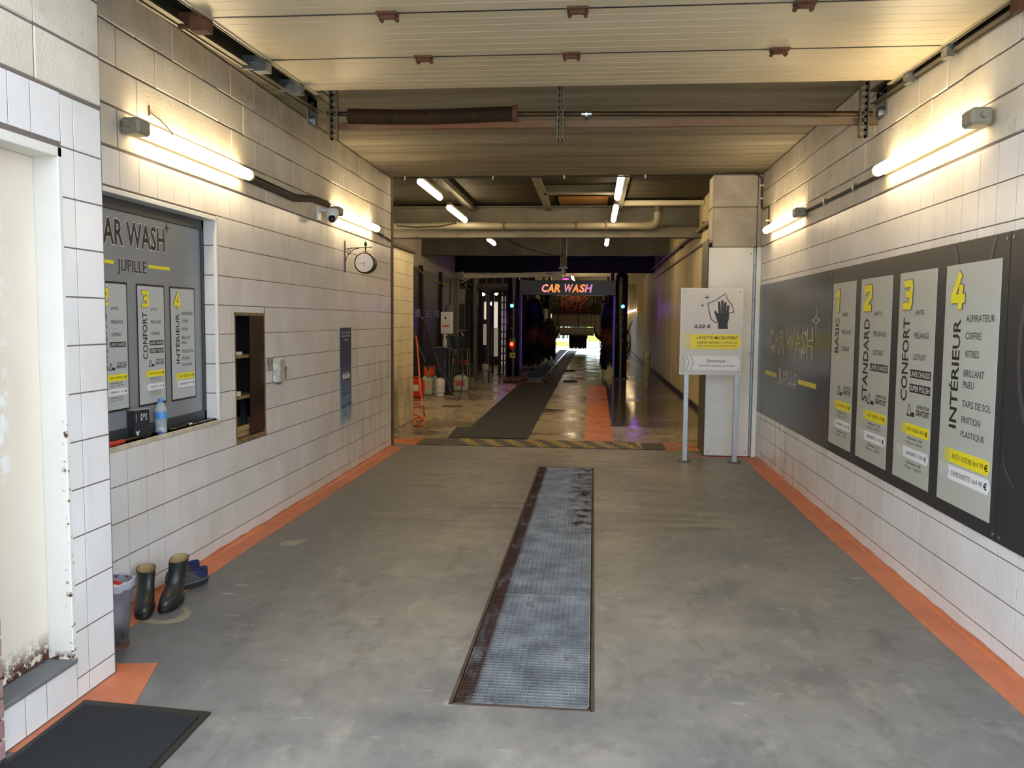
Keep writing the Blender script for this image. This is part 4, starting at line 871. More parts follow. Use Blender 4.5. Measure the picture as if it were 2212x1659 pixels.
# ---------------------------------------------------------------- bin, boots, clogs
t = thing('waste_bin', 'grey tapered waste bin with clear liner behind the tiled pier', 'bin', (-2.33, 3.80, 0))
bx, by = -2.345, 3.80; Hb = .322
M_bin = mat('grimy grey plastic bin', '#77727a', .45, c2='#40373a', scale=7, amt=.9, stretch=(1, 1, .5)); stain(M_bin, '#2a2422', 6, .3, .6, box=(-9, 9, 0, 9, -1, .10), fade=.06)
obj('tub', MB().lathe([(.085, 0), (.088, .02), (.118, Hb), (.113, Hb), (.083, .025), (0.001, .02)], (bx, by, 0.0005), 28, c1=False), M_bin, t, smooth=True)
M_bag = mat('clear bin liner', '#d4d6e6', .25, alpha=.5)
rings = []
for r, z in ((.1195, Hb-.03), (.124, Hb-.015), (.125, Hb+.004), (.117, Hb+.010), (.110, Hb-.01), (.100, Hb-.05), (.07, Hb-.08)):
    rings.append([(bx+(r+.003*math.sin(j*2.3+z*90))*math.cos(2*PI*j/36), by+(r+.003*math.sin(j*2.3+z*90))*math.sin(2*PI*j/36), z+.006*math.sin(j*1.7)) for j in range(36)])
obj('liner', MB().loft(rings, c0=False, c1=False), M_bag, t, smooth=True)
obj('foot_ring', MB().lathe([(.093, 0), (.093, .014), (.088, .016)], (bx, by, .0003), 28), mat('brown bin foot', '#5a3424', .6), t)
for nm, lab, dx, dy, dz_, r, m_ in (('crumpled_can', 'crushed red can lying in the bin', .04, .01, -.055, .030, mat('red can', '#b4232c', .35)), ('crumpled_paper', 'crumpled white paper in the bin beside the red can', .055, -.035, -.06, .028, mat('white paper', '#d9d7d2', .7)), ('food_wrapper', 'dark brown wrapper in the bin', -.01, -.045, -.065, .034, mat('brown wrapper', '#4d4030', .6)), ('plastic_cup', 'pale plastic cup tipped over in the bin at the pier side', -.045, .0, -.05, .03, mat('pale cup', '#cfc9b4', .5))):
    dz_ += .035; t2 = thing(nm, lab, 'rubbish', (bx+dx, by+dy, Hb+dz_)); mb = MB(); rg = []
    for i in range(7):
        th = PI*i/6; rg.append([(bx+dx+r*(.05+math.sin(th))*math.cos(2*PI*j/10)*(1+.18*math.sin(j*3+i*2)), by+dy+r*(.05+math.sin(th))*math.sin(2*PI*j/10)*(1+.15*math.cos(j*2+i)), Hb+dz_-r*.8*math.cos(th)) for j in range(10)])
    obj('shell', mb.loft(rg), m_, t2)
    obj('crease', MB().tube([(bx+dx-r*.5, by+dy, Hb+dz_+r*.7), (bx+dx, by+dy-r*.2, Hb+dz_+r*.86), (bx+dx+r*.5, by+dy+.004, Hb+dz_+r*.7)], .003, 5), m_, t2)
M_boot = mat('dark green black rubber', '#1c2224', .38, c2='#2c2a22', scale=6, amt=.7); M_lin = mat('tan boot lining', '#a48d60', .85)
def rot(p, a, o): c, s = math.cos(a), math.sin(a); return Vector((o[0]+p[0]*c-p[1]*s, o[1]+p[0]*s+p[1]*c, o[2]+p[2]))
def boot(lab, o, ang, H=.245, lean=0., mir=1):
    "toe points along -y before turning"
    t = thing('rubber_boot', lab, 'boot', o, 'rubber boots by the wall'); n = 24
    def ring(z, yc, hl, hw, toe=0., tip=0.):
        r = []
        for j in range(n):
            a = 2*PI*j/n; ca, sa = math.cos(a), math.sin(a)
            e = .8; x = hw*abs(ca)**e*(1 if ca > 0 else -1); y = hl*abs(sa)**e*(1 if sa > 0 else -1)
            if y > 0: x *= (1-.18*(y/hl)**2)
            x += mir*.012*max(0, -y/hl)**2
            r.append(rot((x+lean*max(0, z-.08)*1.0, yc+y, z+tip*(-y/hl)), ang, o))
        return r
    sole = [ring(0, -.055, .135, .046), ring(.018, -.055, .139, .049), ring(.026, -.055, .138, .049)]
    obj('sole', MB().loft(sole), M_rubber, t, smooth=True)
    body = [ring(.024, -.054, .131, .044), ring(.045, -.052, .130, .046), ring(.065, -.045, .120, .046), ring(.085, -.028, .100, .045), ring(.105, -.008, .076, .043), ring(.13, .004, .062, .042), ring(.16, .010, .056, .044), ring(.20, .012, .055, .047), ring(H-.006, .012, .056, .050, tip=-.012), ring(H, .012, .056, .050, tip=-.012)]
    lin_ = [ring(H, .012, .0525, .0465, tip=-.012), ring(H-.03, .012, .052, .046), ring(.16, .010, .050, .038), ring(.12, .0, .04, .03)]
    obj('upper', MB().loft(body, c1=False), M_boot, t, smooth=True); obj('lining', MB().loft(lin_, c0=False), M_lin, t, smooth=True)
    obj('toe_cap', MB().loft([ring(.020, -.062, .128, .0475), ring(.036, -.062, .128, .0480), ring(.040, -.060, .124, .0465)]), M_rubber, t, smooth=True)
    return t
o1 = at(303, 1322, Z=0); o2 = at(372, 1300, Z=0)
def toe(px, py, a, L=.188):
    p = at(px, py, Z=0); return (p.x-L*math.sin(a), p.y+L*math.cos(a), .003)
boot('black rubber boot next to the bin, opening level', toe(303, 1341, .34), .34, H=.226)
boot('black rubber boot leaning towards the grey clogs, opening tilted', toe(355, 1326, .16), .16, H=.250, lean=.12, mir=-1)
def clog(lab, o, ang, mir=1):
    t = thing('clog', lab, 'shoe', o, 'grey clogs by the wall'); n = 24
    def ring(z, yc, hl, hw, tip=0.):
        r = []
        for j in range(n):
            a = 2*PI*j/n; x = hw*math.cos(a); y = hl*math.sin(a); x *= 1-.12*max(0, y/hl)**2; r.append(rot((x, yc+y, z+tip*(-y/hl)), ang, o))
        return r
    M_c = mat('grey clog foam', '#3c3d42', .7, bump=.3, bscale=60); M_s = mat('dark clog sole', '#24262a', .6); M_n = mat('navy fleece lining', '#1d2550', .95)
    obj('sole', MB().loft([ring(0, 0, .125, .046), ring(.018, 0, .135, .052), ring(.030, 0, .134, .053)]), M_s, t, smooth=True)
    obj('welt', MB().loft([ring(.0305, 0, .1345, .0535), ring(.034, 0, .1345, .0535)]), mat('pale welt line', '#6f7378', .6), t)
    obj('vamp', MB().loft([ring(.034, 0, .130, .051), ring(.05, -.004, .126, .049), ring(.066, -.02, .102, .044), ring(.078, -.035, .075, .034), ring(.084, -.045, .045, .02)]), M_c, t, smooth=True)
    obj('collar', MB().loft([ring(.048, .062, .062, .044), ring(.070, .064, .060, .045), ring(.086, .066, .056, .042, tip=-.01), ring(.084, .066, .046, .032, tip=-.01), ring(.070, .064, .04, .028)], c0=False), M_n, t, smooth=True)
    obj('rivet', MB().cyl(rot((-.03, -.03, .068), ang, o), rot((-.03, -.03, .076), ang, o), .004, 8), M_galv, t)
q = at(452, 1262, Z=0); clog('grey clog with navy lining farther from the wall, its toe behind the boot', (q.x-.04-.12*math.sin(.5), q.y-.10*math.cos(.5)+.03, .003), -.5)
q = at(352, 1268, Z=0); clog('grey clog against the wall half hidden behind the leaning boot', (q.x+.055, q.y+.14, .003), -.35)
# ---------------------------------------------------------------- cloth vending sign on two posts
t = thing('post_sign', 'white and grey microfibre cloth sign standing on two steel posts before the column', 'sign', (1.34, 9.85, 0), )
YQ = 9.74; ul = at(1474, 624, Y=YQ); ur = at(1607, 623, Y=YQ); ll = at(1467, 805, Y=YQ); lr = at(1598, 812, Y=YQ)
ux = (ur-ul); fr = Frame(((ul.x+ll.x)/2, YQ, (ul.z+ur.z)/2), (1, 0, 0), (0, 0, 1)); w = (ur.x-ul.x+lr.x-ll.x)/2; h = (ul.z+ur.z-ll.z-lr.z)/2
for px, py in ((1473, 989), (1583, 997)):
    f0 = at(px, py, Z=0); x = f0.x
    obj('post', MB().cbox(x-.028, x+.028, YQ+.01, YQ+.06, .012, 1.9, .003), mat('galvanised post', '#b3b9bd', .4, .6, c2='#8d9397', scale=8), t)
    obj('foot_plate', MB().lathe([(.075, 0), (.075, .008), (.05, .014)], (x, YQ+.035, .0005), 20), mat('dirty foot plate', '#6d6a60', .6, .4), t)
    for a in (0, PI): obj('bolt', MB().lathe([(.011, 0), (.011, .012)], (x+.058*math.cos(a), YQ+.035, .008), 6), M_dark, t)
b = flat('panel', fr, [R4(0, 0, w, h)], mat('pale grey sign', '#cfcdc9', .35), t, .006, .012)
flat('rim', fr, [R4(-.006, -.006, w+.006, h+.006)], mat('aluminium rim', '#b8b8b4', .35, .5), t, .003, .010)
for u in (.03, w-.03):
    for v in (.03, h-.03): obj('screw', MB().cyl(fr.p(u, v, .005), fr.p(u, v, .009), .006, 8), M_dark, t)
def S(px, py):
    p = at(px, py, Y=YQ); return (p.x-fr.o.x, fr.o.z-p.z)
def S6(x, y): return S(1440+x*260/644, 350+y*670/1659)   # from the close view of the sign
D = .008
flat('star', fr, [star(*S6(216, 724), .036, .22)], K_blk, b, D); flat('star', fr, [star(*S6(192, 766), .027, .22)], K_blk, b, D)
cl = [(316, 703), (330, 740), (352, 770), (361, 803), (335, 806), (335, 806)]
out = [(220, 756), (262, 740), (316, 703), (326, 735), (348, 762), (361, 803), (332, 808)]
mb = MB().tube([fr.p(*S6(*p), D) for p in out], .004, 6); mb.tube([fr.p(*S6(*p), D) for p in [(220, 756), (228, 800), (238, 840), (262, 858), (285, 848)]], .004, 6); obj('cloth_outline', mb, K_blk, b)
def cap(u0, v0, u1, v1, r, n=7):
    a = math.atan2(v1-v0, u1-u0); o_ = []
    for i in range(n): t_ = a+PI/2+PI*i/(n-1); o_.append((u0+r*math.cos(t_), v0+r*math.sin(t_)))
    for i in range(n): t_ = a-PI/2+PI*i/(n-1); o_.append((u1+r*math.cos(t_), v1+r*math.sin(t_)))
    return o_
fing = [cap(*S6(x0, y0), *S6(x1, 815), .0135) for x0, y0, x1 in ((281, 752, 284), (298, 745, 298), (314, 755, 311), (329, 772, 324))]
pal = [S6(*p) for p in ((274, 808), (334, 808), (333, 840), (326, 862), (327, 893), (275, 893), (276, 865), (266, 838), (254, 800), (262, 794), (274, 812))]
flat('hand_icon', fr, [pal], K_blk, b, D); [flat('finger_icon', fr, [q_], K_blk, b, D+.0006, .0004) for q_ in fing]
a0, a1 = S6(146, 868), S6(234, 892); text('2,50 €', fr, a0[0], a0[1], a1[0]-a0[0], a1[1]-a0[1], K_blk, b, bold=.03, shear=.15, d=D)
a0, a1, a2 = S6(128, 920), S6(397, 1002), S6(90, 920)
flat('yellow_fade', fr, [R4(a2[0], a0[1], a0[0]+.03, a1[1])], mat('pale yellow fade', '#d9d591', .4), b, D-.0006)
flat('yellow_arrow', fr, [arrow(a0[0], a0[1], a1[0], a1[1], .03)], K_yel, b, D)
for s, x0, y0, x1, y1, bo, mm in (('LAVETTE MICROFIBRE', 161, 931, 377, 949, .008, K_blk), ('ACHETEZ UNE FOIS', 161, 960, 276, 972, .018, K_blk), ('ET OBTENEZ-EN', 280, 960, 374, 972, 0, K_gry2), ('UNE NOUVELLE À CHAQUE VISITE.', 161, 975, 374, 990, 0, K_gry2)):
    p, q_ = S6(x0, y0), S6(x1, y1); text(s, fr, p[0], p[1], q_[0]-p[0], q_[1]-p[1], mm, b, bold=bo, shear=.15, d=D+.001)
a0, a1 = S6(130, 1036), S6(392, 1116); flat('white_arrow', fr, [arrow(a0[0]-.06, a0[1], a1[0], a1[1], .03)], K_wht, b, D)
for x in (78, 100, 122): p = S6(x, 1036); flat('chevron', fr, [chev(p[0], a0[1], a1[1], .022, .035)], K_chev, b, D+.001)
for s, x0, y0, x1, y1 in (('Distributeur:', 216, 1056, 319, 1072), ('boisson, snack, produit.', 173, 1081, 366, 1100)):
    p, q_ = S6(x0, y0), S6(x1, y1); text(s, fr, p[0], p[1], q_[0]-p[0], q_[1]-p[1], K_gry2, b, bold=.012 if 'D' in s else 0, d=D+.001)
# ---------------------------------------------------------------- strip lights of the wash hall
def hall_tube(lab, x, y0, y1, z):
    t = thing('strip_light', lab, 'lamp', (x, (y0+y1)/2, z), 'strip lights under the wash hall roof')
    obj('diffuser', MB().lathe([(.02, 0), (.045, .02), (.045, y1-y0-.02), (.02, y1-y0)], (x, y0, z), 12, 'Y'), M_tubef, t, smooth=True)
    obj('base', MB().cbox(x-.035, x+.035, y0, y1, z+.035, z+.075, .004), M_cap, t)
    obj('hanger', MB().box(x-.004, x+.004, y0+.3, y0+.31, z+.07, 3.84).box(x-.004, x+.004, y1-.31, y1-.3, z+.07, 3.84), M_galv, t)
for lab, p, q in (('strip light at the ceiling edge in the row towards the tool corner', (908, 392), (950, 427)), ('second strip light of the row towards the tool corner, before the roof beam', (972, 448), (1005, 478)), ('small distant strip light of the row towards the tool corner, behind the beams', (1053, 517), (1070, 527)),
                  ('strip light at the ceiling edge in the row above the rooflight side', (1342, 385), (1333, 427)), ('second strip light of the row on the rooflight side, before the roof beam', (1330, 447), (1325, 478)), ('small distant strip light of the rooflight side row, behind the beams', (1313, 517), (1309, 528)),):
    a, b = at(*p, Z=3.45), at(*q, Z=3.45); hall_tube(lab, (a.x+b.x)/2, a.y, min(b.y, 15.5) if a.y < 15 else b.y, 3.45)
for lab, p, y in (('tiny bright strip light deep in the tunnel above the sign, the nearer one', (1236, 598), 31.2), ('tiny bright strip light deep in the tunnel above the sign, the farther one', (1240, 607), 36.0)):
    a = at(*p, Y=y); hall_tube(lab, a.x, y, y+1.4, a.z)
def fixed(nm, lab, cat, o): return thing(nm, lab, cat, o)
hall_tube('added unseen strip light in the side bay, brightening the wash hall', -4.3, 13.6, 15.9, 2.95)  # added lamp, out of view, put in to brighten the hall cladding
# waste water pipe under the roof with its elbow
t = thing('drain_pipe', 'cream plastic waste pipe with an elbow running in front of the roof beam', 'pipe', (0, 15.7, 3.4)); M_pipe = mat('cream plastic pipe', '#7d7865', .5, c2='#66604f', scale=2)
a, b, c = at(850, 488, Y=15.7), at(1405, 488, Y=15.7), at(1420, 448, Y=15.7)
obj('pipe', MB().tube([(a.x-.6, 15.7, a.z), (b.x-.05, 15.7, b.z)], .07, 16), M_pipe, t, smooth=True)
obj('elbow', MB().tube([(b.x-.10, 15.7, b.z)]+[(b.x-.02+.16*math.sin(k*.262), 15.7, b.z+.16-.16*math.cos(k*.262)) for k in range(1, 7)]+[(b.x+.14, 15.7, b.z+.25)], .078, 16), M_pipe, t, smooth=True)
obj('riser', MB().tube([(b.x+.14, 15.7, b.z+.25), (b.x+.14, 15.7, 3.84)], .07, 16), mat('dark pipe end', '#4b4436', .6), t, smooth=True)
for x in (-1.7, -.35, .2): obj('pipe_clip', MB().box(x-.012, x+.012, 15.62, 15.78, b.z-.075, b.z+.09), M_rust, t)
# pipe along the cladding
t = thing('wall_pipe', 'long cream pipe running along the corrugated side wall behind the column', 'pipe', (1.85, 12, 3.3))
a, b = at(1537, 473, X=1.86), at(1420, 570, X=1.86); obj('pipe', MB().tube([(1.87, 11, 3.27), (1.87, a.y, a.z), (1.87, b.y, b.z), (1.87, 27.8, 3.33)], .035, 10), M_pipe, t, smooth=True)
for y in (13, 15, 17, 19, 21, 23): obj('bracket', MB().box(1.86, 1.95, y, y+.03, 3.24, 3.36), M_rust, t)
t = thing('wall_rail', 'narrow dark rail fixed along the cladding just below the long pipe', 'rail', (1.93, 12, 3.1)); obj('rail', MB().cbox(1.925, 1.95, 11, 27.9, 3.0, 3.04, .003), mat('brown rail', '#4a3d24', .6), t)
# drooping cables
for lab, pts in (('thin black cable drooping from the beam to the boom mast', [(1062, 500, 17.0), (1095, 518, 17.6), (1130, 534, 18), (1170, 546, 18.6), (1213, 554, 18.9)]), ('black cable sagging across the roof beam below the strip lights', [(858, 488, 15.2), (900, 491, 15.2), (950, 489, 15.2), (985, 482, 15.2)])):
    t = thing('sagging_cable', lab, 'cable', (0, 18, 3.1)); P = [at(a, b, Y=y) for a, b, y in pts]; obj('cable', MB().tube(P, .012, 6), M_black, t, smooth=True); obj('drop_wire', MB().tube([P[0], (P[0].x, P[0].y, 3.84)], .004, 5), M_black, t); obj('tie', MB().tube([P[-1]+Vector((-.02, 0, .01)), P[-1]+Vector((.02, 0, .01))], .02, 6), M_black, t)
# grey dado panels with lettering on the far left wall
dp = w3
M_dado = mat('dark grey wall sheet', '#413c36', .4, c2='#35302b', scale=2)
for i, (a0, a1) in enumerate(((13.3, 15.5), (15.5, 17.7), (17.7, 19.9), (19.9, 22.05), (22.05, 24.9), (24.9, 27.9))):
    pn = obj('panel', MB().cbox(-4.66, -4.60, a0+.03, a1-.03, .05, 2.95, .01), M_dado, dp)
    obj('panel_post', MB().cbox(-4.62, -4.53, a1-.07, a1+.07, 0, 3.05, .006), mat('dark panel post', '#2b241b', .6), dp)
fr = Frame((-4.598, 0, 1.90), (0, 1, 0), (0, 0, 1)); K_let = mat('pale wall lettering', '#f2efe6', .5)
for s, a, b in (('LIEGE', 877, 892), ('HYDRO', 897, 914), ('LIEGE', 919, 932), ('HYDRO', 937, 951), ('LIEGE', 956, 966)): ya, yb_ = at(a, 680, X=-4.598).y, at(b, 680, X=-4.598).y; text(s, fr, ya, 0, yb_-ya, .225, K_let, dp, bold=.02, d=.004)
for a in (at(916, 680, X=-4.598).y, at(953, 680, X=-4.598).y): flat('drop_emblem', fr, [[(a-.0, -.35), (a+.10, .0), (a+.08, .18), (a, .24), (a-.08, .18), (a-.10, .0)]], mat('faded blue emblem', '#35525c', .5), dp, .004)
# swing boom
t = thing('wash_boom', 'grey ceiling mounted swing boom on a mast in front of the gantry sign', 'boom', (-.7, 19, 3.35)); YB = 19.0
m0 = at(1217, 578, Y=YB); obj('mast', MB().cbox(m0.x-.07, m0.x+.07, YB-.07, YB+.07, m0.z, 3.84, .006), M_beam, t); obj('plate', MB().cbox(m0.x-.10, m0.x+.10, YB-.10, YB+.10, m0.z-.02, m0.z, .003), M_galv, t)
obj('swivel', MB().lathe([(.05, -.16), (.055, -.12), (.045, -.05), (.045, -.02)], (m0.x, YB, m0.z), 14), M_galv, t, smooth=True)
a, b = at(990, 598, Y=YB), at(1213, 592, Y=YB); obj('arm', MB().loft([[(a.x, YB-.03, a.z-.04), (a.x, YB+.03, a.z-.04), (a.x, YB+.03, a.z+.04), (a.x, YB-.03, a.z+.04)], [(b.x, YB-.04, b.z-.055), (b.x, YB+.04, b.z-.055), (b.x, YB+.04, b.z+.055), (b.x, YB-.04, b.z+.055)]]), mat('pale grey boom', '#a39e8c', .5), t)
obj('elbow_joint', MB().tube([(a.x-.15, YB, a.z+.0), (a.x+.12, YB, a.z+.05)], .075, 10), M_beam, t)
obj('print', MB().box(b.x-.35, b.x-.15, YB-.0425, YB-.040, b.z-.01, b.z+.015), M_dark, t)
t = thing('yellow_hose', 'thin yellow hose hanging in a loop along the dark wall panels', 'hose', (-3.5, 19.5, 2.5))
P = [at(*p, Y=y) for p, y in (((899, 577), 20.6), ((915, 592), 20.8), ((935, 605), 20.7), ((955, 613), 20.6), ((975, 617), 20.5), ((995, 612), 20.4), ((1012, 603), 20.3))]; obj('hose', MB().tube(P, .016, 7), mat('yellow hose', '#a08536', .5), t, smooth=True); obj('clip', MB().tube([P[3]+Vector((0, 0, -.08)), P[3]+Vector((0, 0, .03))], .02, 6), M_black, t); obj('wall_hook', MB().tube([P[0], (-4.585, P[0].y, P[0].z)], .010, 6), M_galv, t)
# portal frame posts
def post(lab, px, w_, Y, ytop, m, pybot=None):
    b = at(px, 780, Y=Y); z1 = at(px, ytop, Y=Y).z; t = thing('steel_post', lab, 'post', (b.x, Y, 0), 'steel posts beside the conveyor'); w = w_*Y/FPX/2
    obj('channel', MB().box(b.x-w, b.x-w+.015, Y-.05, Y+.05, 0, z1).box(b.x+w-.015, b.x+w, Y-.05, Y+.05, 0, z1).box(b.x-w, b.x+w, Y+.03, Y+.05, 0, z1), m, t)
    obj('foot_plate', MB().cbox(b.x-w-.04, b.x+w+.04, Y-.09, Y+.09, 0, .012, .002), m, t); return t
M_purp = mat('steel coloured as violet lit', '#3c2b45', .5); M_brn = mat('dark brown steel', '#3a2c24', .6)  # violet light on the post is put into its steel colour
post('pale grey portal post carrying the boom, behind the hanging bucket', 984, 14, 20.0, 592, M_beam)
t = post('tall grey post just beside the pale bollard', 1026, 6, 21.8, 600, M_beam)
post('violet lit post directly behind the pale bollard', 1054, 6, 21.9, 618, M_purp)
post('dark post between the cleaner rack and the bollard', 1010, 9, 23.0, 600, M_brn)
post('dark brown post halfway between bollard and gantry column', 1079, 6, 25.0, 630, M_brn)
post('thin dark post next to the ladder rack', 1064, 4, 26.0, 632, M_brn)
post('dark post deep behind the leaning lance', 1038, 5, 27.0, 625, M_brn)
t = thing('portal_beam', 'dark crossbar joining the posts beside the gantry', 'beam', (-3.2, 22.5, 2.9)); a, b = at(990, 607, Y=22), at(1098, 622, Y=22)
obj('bar', MB().cbox(a.x, b.x, 21.95, 22.05, b.z-.03, a.z-.06, .005), M_brn, t)
obj('cable_bundle', MB().tube([(a.x, 21.9, a.z), (a.x+.4, 21.9, b.z+.04), (a.x+.8, 21.9, b.z-.12), (b.x, 21.9, b.z-.02)], .06, 8), M_black, t)
# ladder rack against the light
t = thing('ladder_rack', 'dark rusty ladder frame standing beside the gantry column', 'ladder', (-2.6, 25, 0))
YL = 26.0
xs = [at(px, 720, Y=YL).x for px in (1081, 1088, 1094)]
for x in xs: obj('stile', MB().cbox(x-.025, x+.025, YL-.025, YL+.025, 0, 2.8, .003), M_brn, t)
for k in range(11): obj('rung', MB().cbox(xs[0], xs[-1], YL-.02, YL+.02, .35+k*.225, .39+k*.225, .003), M_brn, t)
# ribbed screen and lamps behind the frames; slits emit in place of daylight
sc_ = thing('light_screen', 'ribbed partition behind the dark posts, its slits glowing by emission', 'partition', (-3.4, 31, 0)); M_scr = mat('pale ribbed partition', '#4d463a', .6, c2='#352f26', scale=2)
for k in range(8): obj('screen_panel', MB().cbox(-4.6+k*.31, -4.6+k*.31+.29, 31, 31.03, 0, 3.2, .006), M_scr, sc_)
for a, b, c, d in ((1046, 652, 1050, 690), (1066, 652, 1075, 708), (1082, 640, 1087, 792), (1090, 640, 1094, 792), (1062, 708, 1076, 770), (1044, 700, 1054, 745)):
    p, q = at(a, b, Y=30.98), at(c, d, Y=30.98); obj('window_slit', MB().cbox(p.x, q.x, 30.97, 30.995, q.z, p.z, .003), mat('glowing slit window', '#d6cfbe', .3, emit='#efe4cf', es=.75 if b < 700 and a < 1080 else .3) if (b < 700 and a < 1080) else mat('dim slit window', '#b8b09c', .3, emit='#d8ccb0', es=.28), sc_)
for lab, px, py in (('small round lamp high between the dark posts', 1044, 635), ('second small lamp closer to the ladder rack', 1072, 634), ('bright lamp glow low between the posts', 1063, 656)):
    p = at(px, py, Y=30.5); t = thing('bulkhead_lamp', lab, 'lamp', p); obj('glass', MB().lathe([(.02, -.05), (.07, -.03), (.07, 0), (.06, .02)], p, 14, 'Y'), mat('warm lamp glass', '#fff2dc', .4, emit='#ffdcae', es=5), t, smooth=True); obj('base', MB().lathe([(.075, .02), (.075, .06)], p, 14, 'Y'), M_cap, t); obj('stem', MB().cyl((p.x, p.y+.04, p.z), (p.x, p.y+.04, 3.86), .012, 6), M_dark, t)
# ---------------------------------------------------------------- tool corner
t = thing('control_cabinet', 'white control cabinet with orange label hanging on the portal post', 'cabinet', (-3.6, 19.8, 1.3))
YQ = 19.7; a, b = at(952, 674, Y=YQ), at(976, 721, Y=YQ); fr = Frame((a.x, YQ, a.z), (1, 0, 0), (0, 0, 1)); w, h = b.x-a.x, a.z-b.z
obj('case', MB().cbox(a.x, b.x, YQ, YQ+.2, b.z, a.z, .008), M_white, t); flat('door', fr, [R4(.01, .01, w-.01, h-.01)], M_white, t, .004, .003); obj('bracket', MB().cbox(b.x-.08, at(978, 700, Y=20).x, YQ+.2, 19.94, b.z+.2, b.z+.26, .003), M_galv, t)
flat('label', fr, [R4(.04, h*.6, w*.78, h*.70)], mat('orange label', '#d9792f', .5), t, .006, .001); flat('dial', fr, [cap(w*.4, h*.26, w*.45, h*.30, .02)], M_dark, t, .006, .001)
obj('cable', MB().tube([(a.x+.1, YQ+.1, a.z), (a.x+.12, YQ+.1, a.z+.12), (a.x+.2, YQ+.12, a.z+.2), (a.x+.22, YQ+.15, 2.6)], .02, 7), M_black, t)
M_vio = mat('dark violet cupboard', '#2b2138', .5)
YT = 19.1; a, b = at(940, 752, Y=YT), at(966, 800, Y=YT)
t = thing('low_cupboard', 'dark violet metal cupboard under the control cabinet', 'cupboard', (a.x, YT, 0)); obj('body', MB().cbox(a.x, b.x, YT, YT+.5, .03, a.z, .006), M_vio, t); obj('top', MB().cbox(a.x-.02, b.x+.02, YT-.02, YT+.52, a.z, a.z+.02, .003), M_beam, t)
obj('door', MB().cbox(a.x+.01, b.x-.01, YT-.008, YT, .06, a.z-.03, .002), M_vio, t); obj('handle', MB().cbox(b.x-.06, b.x-.04, YT-.02, YT-.008, a.z*.55, a.z*.7, .002), M_galv, t)
t = thing('trolley_rack', 'small open steel rack with two shelves beside the violet cupboard', 'rack', (-3.2, YT, 0)); xa = b.x+.05; xb = xa+.42; zt = at(966, 786, Y=YT).z
for x in (xa, xb):
    for y in (YT, YT+.35): obj('leg', MB().box(x-.012, x+.012, y-.012, y+.012, 0, a.z), M_beam, t)
for z in (zt, a.z-.02, .12): obj('shelf', MB().cbox(xa-.02, xb+.02, YT-.02, YT+.37, z-.012, z, .002), M_beam, t)
t = thing('spray_bottle', 'white spray bottle with orange base on the violet cupboard', 'bottle', (a.x+.3, YT, a.z)); sx = at(961, 745, Y=YT).x
obj('body', MB().lathe([(.045, .0), (.05, .04), (.05, .16), (.02, .23), (.018, .26)], (sx-.03, YT+.15, a.z+.0205), 14), mat('white plastic', '#cfcac0', .4), t, smooth=True); obj('trigger', MB().cbox(sx-.06, sx+.02, YT+.13, YT+.17, a.z+.28, a.z+.32, .004), mat('white plastic', '', .4), t)
t = thing('red_bowl', 'red plastic tub on the middle shelf of the steel rack', 'tub', (xa+.2, YT, zt)); obj('tub', MB().lathe([(.08, .0), (.10, .10), (.095, .10), (.07, .01)], (xa+.30, YT+.12, zt+.0005), 14, c1=False), mat('red plastic tub', '#a0282e', .4), t, smooth=True)
obj('brush', MB().lathe([(.02, .08), (.05, .13), (.05, .16)], (xa+.30, YT+.12, zt), 10), M_black, t)
t = thing('jar', 'olive green jar on the middle shelf next to the red tub', 'jar', (xa+.06, YT, zt)); obj('glass', MB().lathe([(.05, 0), (.055, .02), (.055, .12), (.035, .15)], (xa+.07, YT+.10, zt+.0005), 14), mat('olive jar', '#5a5a30', .3), t, smooth=True); obj('lid', MB().lathe([(.04, .15), (.04, .175)], (xa+.07, YT+.10, zt), 14), M_black, t)
YW = 18.6; p = at(987, 727, Y=YW); t = thing('hanging_bucket', 'dark blue bucket hung on the portal post', 'bucket', (p.x, YW, 1)); 
obj('pail', MB().lathe([(.10, -.28), (.15, 0), (.155, 0), (.155, .012), (.145, .012), (.095, -.26)], (p.x, YW, p.z), 20, c1=False), mat('dark blue bucket', '#1f3038', .45), t, smooth=True); obj('handle', MB().tube([(p.x-.15, YW, p.z), (p.x-.08, YW+.1, p.z+.1), (p.x, YW+.2, p.z+.14), (p.x+.08, YW+.1, p.z+.1), (p.x+.15, YW, p.z)], .006, 6), M_galv, t)
obj('hook', MB().cbox(p.x-.02, p.x+.02, YW+.2, 19.95, p.z+.12, p.z+.15, .003), M_galv, t)
# canisters
def can(nm, lab, px, py, w, d, h, m, Yb=None, cap_=None, label_=None, neck=True, z0=0.0005):
    b = at(px, py, Z=0); x, y = b.x, b.y+d/2; t = thing(nm, lab, 'canister', (x, y, 0), 'canisters in the tool corner')
    obj('body', MB().cbox(x-w/2, x+w/2, y-d/2, y+d/2, z0, z0+h, min(w, d)*.18), m, t)
    if neck: obj('neck', MB().lathe([(.035, 0), (.035, .04), (.03, .045)], (x-w*.2, y, h-.002), 12), m, t)
    obj('handle', MB().tube([(x-w*.05, y, h-.01), (x, y, h+.035), (x+w*.22, y, h+.035), (x+w*.3, y, h-.01)], .012, 7), m, t, smooth=True)
    if cap_: obj('cap', MB().lathe([(.038, h+.035), (.038, h+.06)], (x-w*.2, y, 0), 12), cap_, t)
    if label_: obj('label', MB().box(x-w*.3, x+w*.3, y-d/2-.003, y-d/2-.0005, h*.38, h*.72), label_, t)
    return t
M_redcan = mat('red jerrycan', '#b52a1c', .4); M_can = mat('milky canister', '#a3a389', .45); M_liq = mat('pale green liquid', '#7f8f7a', .4)
K_red = mat('red label', '#b5433c', .5); K_pink = mat('white and red label', '#c98f86', .5)
